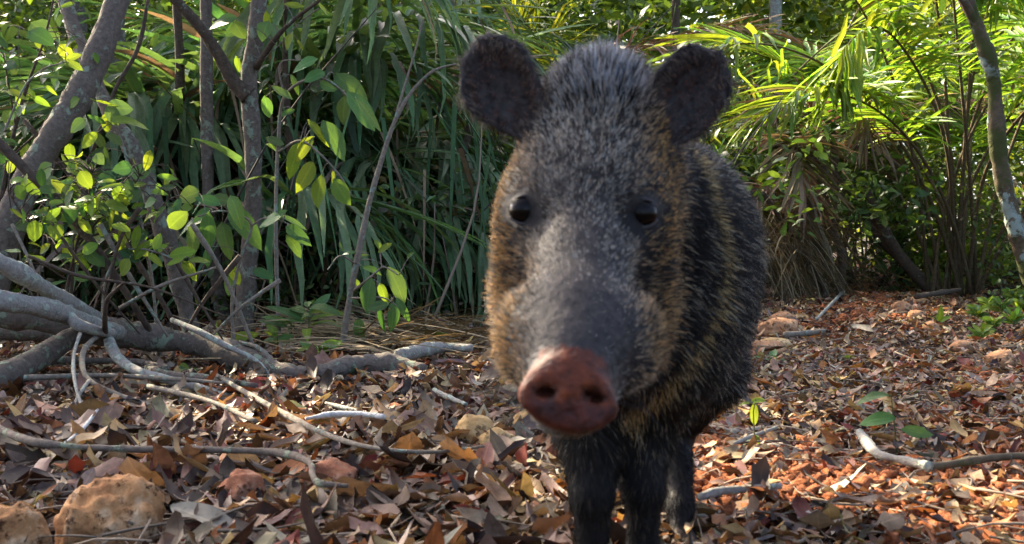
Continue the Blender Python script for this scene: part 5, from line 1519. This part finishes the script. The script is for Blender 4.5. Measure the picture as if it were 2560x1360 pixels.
def surface_nets(F, origin, h):
    ins = F < 0
    c = sum(ins[i:F.shape[0] - 1 + i, j:F.shape[1] - 1 + j, k:F.shape[2] - 1 + k].astype(np.int8) for i in (0, 1) for j in (0, 1) for k in (0, 1))
    cells = np.argwhere((c > 0) & (c < 8))
    idx = -np.ones(c.shape, np.int64); idx[tuple(cells.T)] = np.arange(len(cells))
    acc = np.zeros((len(cells), 3)); cnt = np.zeros(len(cells))
    offs = [(i, j, k) for i in (0, 1) for j in (0, 1) for k in (0, 1)]
    for a in offs:
        for b in offs:
            if sum(abs(np.array(a) - b)) != 1 or a > b: continue
            fa = F[tuple((cells + a).T)]; fb = F[tuple((cells + b).T)]
            m = (fa < 0) != (fb < 0)
            t = np.where(m, fa / (fa - fb + 1e-20), 0)
            p = np.array(a) + t[:, None] * (np.array(b) - np.array(a))
            acc[m] += p[m]; cnt[m] += 1
    V = (cells + acc / cnt[:, None]) * h + origin
    quads = []
    for ax in range(3):
        sl0 = [slice(None)] * 3; sl1 = [slice(None)] * 3
        sl0[ax] = slice(0, -1); sl1[ax] = slice(1, None)
        a, b = ins[tuple(sl0)], ins[tuple(sl1)]
        e = np.argwhere(a != b)
        u, v = (ax + 1) % 3, (ax + 2) % 3
        e = e[(e[:, u] > 0) & (e[:, v] > 0) & (e[:, u] < F.shape[u] - 1) & (e[:, v] < F.shape[v] - 1)]
        du = np.zeros(3, int); du[u] = 1; dv = np.zeros(3, int); dv[v] = 1
        q = np.stack([idx[tuple((e - du - dv).T)], idx[tuple((e - dv).T)], idx[tuple(e.T)], idx[tuple((e - du).T)]], 1)
        flip = b[tuple(e.T)]
        q[flip] = q[flip][:, ::-1]
        quads.append(q)
    return V, np.concatenate(quads)

SNOUT = P(1424, 985, 0.735)
NOSE_N = np.array([-0.12, -0.96, 0.24]); NOSE_N /= np.linalg.norm(NOSE_N)     # the way the nose disc faces
EAR_L = dict(c=P(1258, 216, 0.955), x=P(1195, 110, 0.955) - P(1320, 330, 0.955), n=np.array([-0.16, -0.97, -0.10]))
EAR_R = dict(c=P(1716, 238, 0.965), x=P(1775, 125, 0.965) - P(1655, 345, 0.965), n=np.array([0.16, -0.97, -0.10]))

def head_sdf(Pt):
    d = ell(Pt, P(1490, 365, 1.00), (0.066, 0.080, 0.074))                      # cranium
    d = smin(d, ell(Pt, P(1462, 520, 0.935), (0.074, 0.068, 0.066)), 0.04)      # brow, eye level
    d = smin(d, ell(Pt, P(1452, 745, 0.968), (0.075, 0.078, 0.080)), 0.05)      # cheeks and jaw
    d = smin(d, cap(Pt, P(1460, 590, 0.890), P(1434, 880, 0.785), 0.041, 0.033), 0.026)   # muzzle
    d = smin(d, cap(Pt, P(1448, 870, 0.88), P(1430, 1000, 0.775), 0.045, 0.024), 0.03)  # lower jaw
    for px, py in ((1340, 850), (1552, 850)):                                    # lip pads over the canines
        d = smin(d, ell(Pt, P(px, py, 0.815), (0.0275, 0.043, 0.039)), 0.012)
    d = smin(d, cap(Pt, P(1440, 800, 0.80), SNOUT + np.array([0, 0.02, 0.0]), 0.032, 0.029), 0.02)
    # nose disc
    R = axes(np.array([1, 0, -0.10]), NOSE_N)
    q = (Pt - SNOUT.astype(np.float32)) @ R.astype(np.float32)
    qx, qy, qz = q[..., 0], q[..., 1], q[..., 2]
    wq = 0.0355 * (1 - 0.62 * np.clip((qy + 0.004 + 0.10 * qx) / 0.036, 0, 1) ** 1.25) * (1 - 0.42 * np.clip((-qy - 0.006) / 0.024, 0, 1) ** 1.4)
    rim = np.sqrt(np.abs(qx / wq) ** 2.4 + np.abs((qy + 0.12 * qx) / 0.0262) ** 3.2) - 1
    disc = smax(rim * 0.028, np.abs(qz + 0.004) - 0.009, 0.010)
    d = smin(d, disc, 0.006)
    for s in (-1, 1):
        nq = q - np.array([s * 0.0158, -0.0005, 0.006], np.float32)
        d = smax(d, -(np.sqrt((nq[..., 0] / 0.0078) ** 2 + ((nq[..., 1] + s * 0.2 * nq[..., 0]) / 0.0036) ** 2 + (nq[..., 2] / 0.014) ** 2) - 1) * 0.0036, 0.003)
    # eye sockets
    for px, py in ((1310, 528), (1606, 536)):
        d = smax(d, -ell(Pt, P(px, py, 0.860), (0.019, 0.016, 0.015)), 0.018)
    return d

def ear_sdf(Pt, e):
    R = axes(e['x'], e['n'])
    q = (Pt - e['c'].astype(np.float32)) @ R.astype(np.float32)
    L, W = 0.0495, 0.0350
    x, y, z = q[..., 0], q[..., 1], q[..., 2]
    w = W * (1 - 0.10 * np.clip(x / L, -1, 1) ** 2 + 0.08 * x / L)
    th = np.arctan2(y / w, x / L)
    rad = np.sqrt((x / L) ** 2 + (y / w) ** 2) * (1 + 0.035 * np.sin(3 * th + 0.7) + 0.02 * np.sin(7 * th))
    zc = 0.55 * (x * x * 0.35 + y * y) / 0.04 - 0.010 + 0.0016 * np.sin(y * 420 + x * 90)                            # cupped towards its face
    return smax((rad - 1) * 0.034, np.abs(z - zc) - 0.0042, 0.005)

def peccary_sdf(Pt):
    d = ell(Pt, (0.148, 1.19, 0.330), (0.102, 0.17, 0.138))
    d = smin(d, ell(Pt, (0.162, 1.38, 0.332), (0.089, 0.20, 0.138)), 0.06)
    d = smin(d, ell(Pt, (0.184, 1.57, 0.332), (0.087, 0.14, 0.135)), 0.06)
    d = smin(d, cap(Pt, (0.138, 1.16, 0.375), (0.085, 1.03, 0.410), 0.108, 0.080), 0.05)     # neck
    d = smin(d, cap(Pt, (0.125, 1.12, 0.30), (0.085, 1.0, 0.29), 0.085, 0.050), 0.05)         # throat
    legs = [
        [(0.098, 1.15, 0.300), (0.078, 1.13, 0.195), (0.080, 1.10, 0.120), (0.082, 1.105, 0.050), (0.082, 1.09, 0.012)],
        [(0.175, 1.17, 0.300), (0.140, 1.16, 0.195), (0.136, 1.13, 0.120), (0.136, 1.135, 0.050), (0.136, 1.12, 0.012)],
        [(0.160, 1.58, 0.300), (0.142, 1.47, 0.215), (0.138, 1.575, 0.125), (0.142, 1.53, 0.050), (0.142, 1.51, 0.012)],
        [(0.255, 1.54, 0.300), (0.245, 1.37, 0.215), (0.215, 1.425, 0.125), (0.208, 1.35, 0.050), (0.208, 1.33, 0.012)],
    ]
    radii = [[0.058, 0.036, 0.0195, 0.0150, 0.0170], [0.058, 0.036, 0.0195, 0.0155, 0.0170], [0.075, 0.045, 0.0195, 0.0140, 0.0160], [0.075, 0.045, 0.0195, 0.0140, 0.0160]]
    for L, r in zip(legs, radii):
        l = cap(Pt, L[0], L[1], r[0], r[1])
        for k in range(1, 4):
            l = smin(l, cap(Pt, L[k], L[k + 1], r[k], r[k + 1]), 0.012)
        toe = np.array(L[4])
        for s in (-1, 1):                                                        # two hooves
            t = ell(Pt, toe + np.array([s * 0.009, -0.012, -0.002]), (0.0085, 0.018, 0.013))
            l = smin(l, t, 0.006)
        d = smin(d, l, 0.030)
    d = smin(d, head_sdf(Pt), 0.035)
    for e in (EAR_L, EAR_R):
        d = smin(d, ear_sdf(Pt, e), 0.010)
    return d

def build_peccary():
    h = 0.0047
    lo = np.array([-0.10, 0.68, -0.012]); hi = np.array([0.36, 1.76, 0.62])
    ax = [np.arange(lo[k], hi[k], h, dtype=np.float32) for k in range(3)]
    F = np.empty([len(a) for a in ax], np.float32)
    for i in range(0, len(ax[1]), 24):
        X, Y, Z = np.meshgrid(ax[0], ax[1][i:i + 24], ax[2], indexing='ij')
        F[:, i:i + 24] = peccary_sdf(np.stack([X, Y, Z], -1))
    F = np.maximum(F, -1)
    Vv, Q = surface_nets(F, lo, h)
    root = empty('peccary', (0.14, 1.2, 0.0))
    tag(root, 'collared peccary with grizzled grey-brown bristles and rounded dark ears facing the camera on the trail', 'peccary')

    # normals from the field
    e = 0.003
    def grad(p):
        p = p.astype(np.float32); g = []
        for k in range(3):
            o = np.zeros(3, np.float32); o[k] = e
            g.append(peccary_sdf(p + o) - peccary_sdf(p - o))
        g = np.stack(g, -1)
        return g / (np.linalg.norm(g, axis=-1)[:, None] + 1e-9)
    # keep only the body itself (drop stray islands none expected)
    def coat(p):
        """Skin colour, hair length, lift, the two hair colours and the share of pale hairs, per point."""
        px, py = project(p)
        n = len(p)
        y, z = p[:, 1], p[:, 2]
        nz = vnoise(p, 60, 3); nz2 = vnoise(p, 22, 5)
        hd = head_sdf(p.astype(np.float32))
        ear = np.minimum(ear_sdf(p.astype(np.float32), EAR_L), ear_sdf(p.astype(np.float32), EAR_R))
        head = np.clip(1 - (hd - 0.004) / 0.02, 0, 1)
        isear = (ear < 0.006) & (ear < hd + 0.004)
        R = axes(np.array([1, 0, -0.10]), NOSE_N)
        q = (p - SNOUT) @ R
        nose = ((np.abs(q[:, 2] + 0.000) < 0.018)) & (np.hypot(q[:, 0] / 0.039, q[:, 1] / 0.0325) + 0.10 * nz < 1.0) & (q[:, 2] > -0.008)
        leg = np.clip((0.20 - z) / 0.06, 0, 1)
        ln = np.full(n, 0.016); lift = np.full(n, 0.30); pale = np.full(n, 0.33)
        dark = np.tile(np.array([0.015, 0.0125, 0.0105]), (n, 1))
        lightc = np.tile(np.array([0.34, 0.28, 0.20]), (n, 1))
        # legs: short and black-brown
        ln = ln * (1 - leg) + 0.011 * leg; lift = lift * (1 - leg) + 0.14 * leg
        pale = pale * (1 - leg) + 0.07 * leg
        dark = dark * (1 - 0.5 * leg[:, None])
        lightc = lightc * (1 - leg[:, None]) + np.array([0.09, 0.062, 0.038]) * leg[:, None]
        belly = np.clip((0.27 - z) / 0.06, 0, 1) * (1 - leg)
        pale = pale * (1 - 0.55 * belly)
        # the buff collar: a band round the neck from the withers down to the throat
        s = (y - 1.085) + 0.25 * (z - 0.40) - 0.35 * np.abs(p[:, 0] - 0.12)
        col = np.exp(-((s - 0.01) / 0.026) ** 2) * (1 - head) * np.clip((z - 0.22) / 0.05, 0, 1)
        nk = np.exp(-((s + 0.06) / 0.04) ** 2) * (1 - head)
        pale = pale * (1 - 0.5 * nk)
        cp = np.array([(1700, 352), (1742, 420), (1782, 560), (1796, 650), (1782, 760), (1725, 870), (1650, 970), (1570, 1040)], float)
        cpx = np.interp(py, cp[:, 1], cp[:, 0])
        wid = np.interp(py, [350, 650, 900, 1040], [11, 13, 24, 34])
        vis = (px > 1530) & (head < 0.5) & (y < 1.30) & (py < 1060)
        colp = np.exp(-((px - cpx) / wid) ** 2) * vis
        inner = np.exp(-((px - cpx + 62) / 40) ** 2) * vis
        pale = pale * (1 - 0.75 * inner)
        col = np.where((px > 1530) & (y < 1.30), colp, col * (p[:, 0] < 0.12))
        pale = np.maximum(pale, 0.92 * col)
        lightc = lightc * (1 - col[:, None]) + np.array([0.55, 0.38, 0.15]) * col[:, None]
        # head
        up = np.clip((620 - py) / 300, 0, 1)                      # towards the forehead
        side = np.clip((np.abs(px - (1460 - 0.0 * py)) - 95) / 95, 0, 1)
        hl = 0.0046 + 0.0022 * up + 0.009 * side * np.clip((py - 500) / 250, 0, 1)
        hl = np.where((py > 960) & (y < 1.0), 0.006, hl)
        hl = hl * np.clip((np.linalg.norm(p - SNOUT, axis=1) - 0.01) / 0.10, 0.6, 1)
        hlight = np.array([0.42, 0.365, 0.29]) * (1 - side[:, None]) + np.array([0.48, 0.26, 0.085]) * side[:, None]
        hpale = 0.60 + 0.06 * up
        muz = np.exp(-((px - 1445) / 75) ** 2) * np.clip((py - 560) / 120, 0, 1)        # dark bridge
        hpale = hpale * (1 - 0.38 * muz)
        hpale = hpale * (1 - 0.6 * np.exp(-(((px - 1440) / 90) ** 2 + ((py - 855) / 45) ** 2)))
        for ex, ey in ((1310, 540), (1604, 550)):                                       # dark rings, tear patches, hollows below
            hpale = hpale * (1 - 0.75 * np.exp(-(((px - ex) / 58) ** 2 + ((py - ey - 12) / 66) ** 2)))
        for ex, ey, wx, wy in ((1268, 680, 42, 50), (1640, 690, 60, 42)):
            hpale = hpale * (1 - 0.7 * np.exp(-(((px - ex) / wx) ** 2 + ((py - ey) / wy) ** 2)))
        for ex in (1375, 1545):                                                          # paler lip pads
            hpale = hpale + 0.22 * np.exp(-(((px - ex) / 60) ** 2 + ((py - 820) / 60) ** 2))
        hpale = hpale * (1 - 0.6 * np.clip((y - 0.99) / 0.05, 0, 1) * np.clip((py - 420) / 100, 0, 1))
        edge = np.clip((1310 - px) / 60, 0, 1) * (py > 380)  # left cheek fur paler and more orange, carrying the sunlit rim in its colour
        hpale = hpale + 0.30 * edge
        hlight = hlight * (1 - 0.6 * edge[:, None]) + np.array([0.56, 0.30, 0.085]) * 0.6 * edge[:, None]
        hlift = 0.34 + 0.15 * up
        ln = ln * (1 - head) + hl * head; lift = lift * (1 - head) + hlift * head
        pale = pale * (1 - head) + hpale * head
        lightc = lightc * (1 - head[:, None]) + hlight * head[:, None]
        # crest along the crown and nape
        cr = np.exp(-((p[:, 0] - 0.085) / 0.050) ** 2) * np.clip((z - 0.475) / 0.03, 0, 1) * np.clip((1.16 - y) / 0.08, 0, 1)
        ln = ln * (1 - 0.35 * cr) + 0.015 * cr; lift = lift + 0.28 * cr
        lightc = lightc * (1 - 0.7 * cr[:, None]) + np.array([0.46, 0.48, 0.52]) * 0.7 * cr[:, None]
        pale = np.clip(pale + 0.34 * cr + 0.10 * nz2, 0.03, 0.95)
        # ears and nose
        ln[isear] = 0.0055; lift[isear] = 0.40; pale[isear] = 0.42
        lightc[isear] = (0.21, 0.110, 0.075); dark[isear] = (0.032, 0.022, 0.019)
        for e_ in (EAR_L, EAR_R):
            qe = (p - e_['c']) @ axes(e_['x'], e_['n'])
            rr_ = np.hypot(qe[:, 0] / 0.0495, qe[:, 1] / 0.035)
            rim_ = isear & (rr_ > 0.84) & (rr_ < 1.4)
            ln[rim_] = 0.0085; pale[rim_] = 0.55; lightc[rim_] = (0.20, 0.15, 0.11)
            ctr = isear & (rr_ < 0.55) & (qe[:, 2] > -0.012)
            lightc[ctr] = (0.20, 0.070, 0.045); ln[ctr] = 0.004
        ln[nose] = 0.0
        for ex, ey in ((1310, 528), (1606, 536)):
            de = np.hypot((px - ex), (py - ey))
            near = (de < 58) & (y < 0.93)
            ln[near] *= np.clip((de[near] - 36) / 20, 0, 1)
        skin = np.tile(np.array([0.035, 0.030, 0.028]), (n, 1))
        for ex, ey in ((1310, 530), (1605, 540)):
            ring = np.exp(-(((px - ex) / 52) ** 2 + ((py - ey - 6) / 48) ** 2) ** 2) * (y < 0.95)
            skin = skin * (1 - 0.75 * ring[:, None])
        rosy = np.clip(0.5 + 0.5 * nz + 0.3 * nz2 + 0.5 * vnoise(p, 150, 19), 0, 1)[:, None]
        skin[nose] = (np.array([0.048, 0.011, 0.005]) * rosy + np.array([0.120, 0.027, 0.007]) * (1 - rosy))[nose]
        low = nose & (q[:, 1] < -0.006)
        skin[low] = (np.array([0.085, 0.022, 0.014]) * rosy + np.array([0.035, 0.011, 0.008]) * (1 - rosy))[low]
        hole = nose & (hd < 0.02) & (np.minimum(np.hypot((q[:, 0] - 0.0158) / 0.0085, q[:, 1] / 0.0055), np.hypot((q[:, 0] + 0.0158) / 0.0085, q[:, 1] / 0.0055)) < 1)
        skin[hole] = (0.045, 0.014, 0.008)
        skin = skin * (1 - 0.75 * leg[:, None])
        hoof = z < 0.028
        skin[hoof] = (0.06, 0.045, 0.035); ln[z < 0.024] = 0
        return skin, ln, lift, dark, lightc, pale, head, isear, leg

    skin = coat(Vv)[0]
    m, nt, b, out = new_mat('peccary_skin')
    at = N(nt, 'ShaderNodeAttribute', attribute_name='tint')
    nzn = noise_node(nt, 130, 5)
    rr = ramp(nt, nzn.outputs[0], [(0.35, (0.4, 0.4, 0.4)), (0.65, (1.5, 1.4, 1.3))])
    nt.links.new(mixc(nt, at.outputs['Color'], rr.outputs[0], 0.8, 'MULTIPLY'), b.inputs['Base Color'])
    b.inputs['Roughness'].default_value = 0.55
    b.inputs['Specular IOR Level'].default_value = 0.18
    bump(nt, b, nzn.outputs[0], 0.8, 0.003)
    Rn = axes(np.array([1, 0, -0.10]), NOSE_N); qn = (Vv - SNOUT) @ Rn
    wet = ((np.abs(qn[:, 2]) < 0.02) & (np.hypot(qn[:, 0] / 0.041, qn[:, 1] / 0.036) < 1.0)).astype(float)
    aw = N(nt, 'ShaderNodeAttribute', attribute_name='lv')
    mrw = N(nt, 'ShaderNodeMapRange'); mrw.inputs[3].default_value = 0.65; mrw.inputs[4].default_value = 0.42
    nt.links.new(aw.outputs['Fac'], mrw.inputs[0]); nt.links.new(mrw.outputs[0], b.inputs['Roughness'])
    body = obj('body', make_mesh('peccary_body', Vv, Q, tint=skin, lv=wet), m, root)

    # eyes: seated on the face where the eye sockets are
    me_, nte, be, _ = new_mat('dark_eye')
    be.inputs['Base Color'].default_value = (0.006, 0.004, 0.003, 1)
    be.inputs['Roughness'].default_value = 0.07
    be.inputs['Specular IOR Level'].default_value = 0.12
    lid, ntl, bl, _ = new_mat('eyelid_skin')
    bl.inputs['Base Color'].default_value = (0.03, 0.022, 0.02, 1); bl.inputs['Roughness'].default_value = 0.6
    for px, py in ((1311, 526), (1604, 534)):
        d = 0.80
        for _ in range(80):
            s = float(peccary_sdf(P(px, py, d)[None].astype(np.float32))[0])
            if s < 0.0005: break
            d += max(s * 0.7, 0.0004)
        c = P(px, py, d + 0.0088)
        u, v = np.meshgrid(np.linspace(0, 2 * math.pi, 25)[:-1], np.linspace(0, math.pi, 13), indexing='ij')
        r = 0.0128
        S = np.stack([np.cos(u) * np.sin(v), np.sin(u) * np.sin(v), np.cos(v)], -1).reshape(-1, 3) * r + c
        a, bb = np.meshgrid(np.arange(24), np.arange(12), indexing='ij')
        i0 = a * 13 + bb; i1 = ((a + 1) % 24) * 13 + bb
        eye = obj('eye', make_mesh('eye', S, np.stack([i0, i0 + 1, i1 + 1, i1], -1).reshape(-1, 4)), me_, root)
        # lids: two crescents hugging the ball
        lb = MB()
        for sgn, cut in ((1, 1.35), (-1, 1.2)):
            ph = np.linspace(-1.15, 1.15, 14)
            pts = []
            for f in ph:
                dirv = np.array([math.sin(f), -math.cos(f) * 0.9, sgn * cut * math.cos(f * 1.1)])
                dirv /= np.linalg.norm(dirv)
                pts.append(c + dirv * (r + 0.0012))
            lb.add(*tube(pts, [0.0007, 0.0015, 0.0007], 6, 24))
        lb.build('eyelid', lid, eye)

    # fur
    tri = np.concatenate([Q[:, [0, 1, 2]], Q[:, [0, 2, 3]]])
    A, B, Cc = Vv[tri[:, 0]], Vv[tri[:, 1]], Vv[tri[:, 2]]
    area = 0.5 * np.linalg.norm(np.cross(B - A, Cc - A), axis=1)
    cen = (A + B + Cc) / 3
    w = area * np.where(cen[:, 1] < 1.06, 3.0, 1.0) * np.where(cen[:, 2] < 0.2, 2.0, 1.0) * np.where(cen[:, 1] > 1.45, 0.5, 1.0)
    r = np.random.default_rng(5)
    n = 260000
    ti = r.choice(len(tri), n, p=w / w.sum())
    a = r.random(n); b2 = r.random(n); fl = a + b2 > 1; a[fl] = 1 - a[fl]; b2[fl] = 1 - b2[fl]
    p = A[ti] + a[:, None] * (B[ti] - A[ti]) + b2[:, None] * (Cc[ti] - A[ti])
    nr = grad(p)
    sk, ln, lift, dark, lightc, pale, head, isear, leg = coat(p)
    keep = ln > 0.001
    p, nr, ln, lift, dark, lightc, pale, head, isear, leg = [x[keep] for x in (p, nr, ln, lift, dark, lightc, pale, head, isear, leg)]
    n = len(p)
    away = p - (SNOUT + np.array([0, -0.02, -0.03])); away /= np.linalg.norm(away, axis=1)[:, None]
    bodyf = np.tile(np.array([0.12, 0.85, -0.45]), (n, 1)); bodyf /= np.linalg.norm(bodyf, axis=1)[:, None]
    down = np.tile(np.array([0, 0.1, -1.0]), (n, 1))
    flow = bodyf * (1 - leg[:, None]) + down * leg[:, None]
    flow = flow * (1 - head[:, None]) + away * head[:, None]
    # cheek ruff sweeps back and down
    fx = (flow + 0.35 * vnoise(p, 30, 8)[:, None] * np.array([1, 0, 0.3]) + 0.16 * r.normal(size=(n, 3)))
    tang = fx - nr * np.sum(fx * nr, 1)[:, None]
    tang /= np.linalg.norm(tang, axis=1)[:, None] + 1e-9
    lift = np.clip(lift + 0.10 * r.normal(size=n), 0.05, 0.95)
    d0 = tang * (1 - lift)[:, None] + nr * lift[:, None]; d0 /= np.linalg.norm(d0, axis=1)[:, None]
    L = ln * np.clip(1 + 0.28 * r.normal(size=n), 0.4, 1.8)
    K = 5
    s = np.linspace(0, 1, K)
    sag = (tang * 0.35 + np.array([0, 0, -0.22]) + 0.12 * r.normal(size=(n, 3)))
    pts = p[:, None, :] - nr[:, None, :] * 0.0015 + L[:, None, None] * (s[None, :, None] * d0[:, None, :] + (s ** 2)[None, :, None] * 0.35 * sag[:, None, :])
    # banding: dark root, pale band, dark tip; some hairs wholly dark
    sp = vnoise(p, 330, 71) * 0.65 + vnoise(p, 150, 72) * 0.40
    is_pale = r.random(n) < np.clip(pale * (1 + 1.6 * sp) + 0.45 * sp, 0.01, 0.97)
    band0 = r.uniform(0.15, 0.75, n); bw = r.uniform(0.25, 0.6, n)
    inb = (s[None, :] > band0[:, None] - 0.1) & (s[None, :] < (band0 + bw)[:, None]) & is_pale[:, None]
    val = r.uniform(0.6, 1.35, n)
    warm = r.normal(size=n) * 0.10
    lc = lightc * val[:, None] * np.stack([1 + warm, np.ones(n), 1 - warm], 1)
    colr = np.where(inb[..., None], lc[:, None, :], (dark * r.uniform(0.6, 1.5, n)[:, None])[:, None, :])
    # whiskers on the lips and chin, long lashes over the eyes
    wl = np.where((np.linalg.norm(p - SNOUT, axis=1) < 0.085) & (p[:, 1] < 0.84) & (nr[:, 2] < 0.35))[0]
    wl = r.choice(wl, min(90, len(wl)), replace=False)
    for q in wl:
        Lw = r.uniform(0.018, 0.042); dv = nr[q] * 0.8 + tang[q] * 0.4 + r.normal(0, 0.12, 3)
        pts[q] = p[q] + Lw * (s[:, None] * dv + (s ** 2)[:, None] * np.array([0, 0.1, -0.35]))
        colr[q] = (0.02, 0.017, 0.015)
    hc = bpy.data.hair_curves.new('fur')
    hc.add_curves([K] * n)
    hc.points.foreach_set('position', np.ascontiguousarray(pts, np.float32).ravel())
    rad0 = np.where(isear | (leg > 0.5), 0.00022, np.where(head > 0.5, 0.00022, 0.00032))
    rad = rad0[:, None] * (1 - 0.75 * s[None, :] ** 2)
    hc.points.foreach_set('radius', rad.astype(np.float32).ravel())
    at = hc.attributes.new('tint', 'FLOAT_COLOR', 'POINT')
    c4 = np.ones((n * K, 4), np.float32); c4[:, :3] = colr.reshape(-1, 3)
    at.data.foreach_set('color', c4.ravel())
    fm, ntf, bf, _ = new_mat('peccary_bristle')
    ah = N(ntf, 'ShaderNodeAttribute', attribute_name='tint')
    ntf.links.new(ah.outputs['Color'], bf.inputs['Base Color'])
    bf.inputs['Roughness'].default_value = 0.45
    bf.inputs['Specular IOR Level'].default_value = 0.12
    hc.materials.append(fm)
    fo = bpy.data.objects.new('fur', hc)
    COL.objects.link(fo)
    fo.parent = root; fo.location = -root.location
    # tail stub hidden behind the rump is left to the body mesh
    return root

PECCARY = build_peccary()
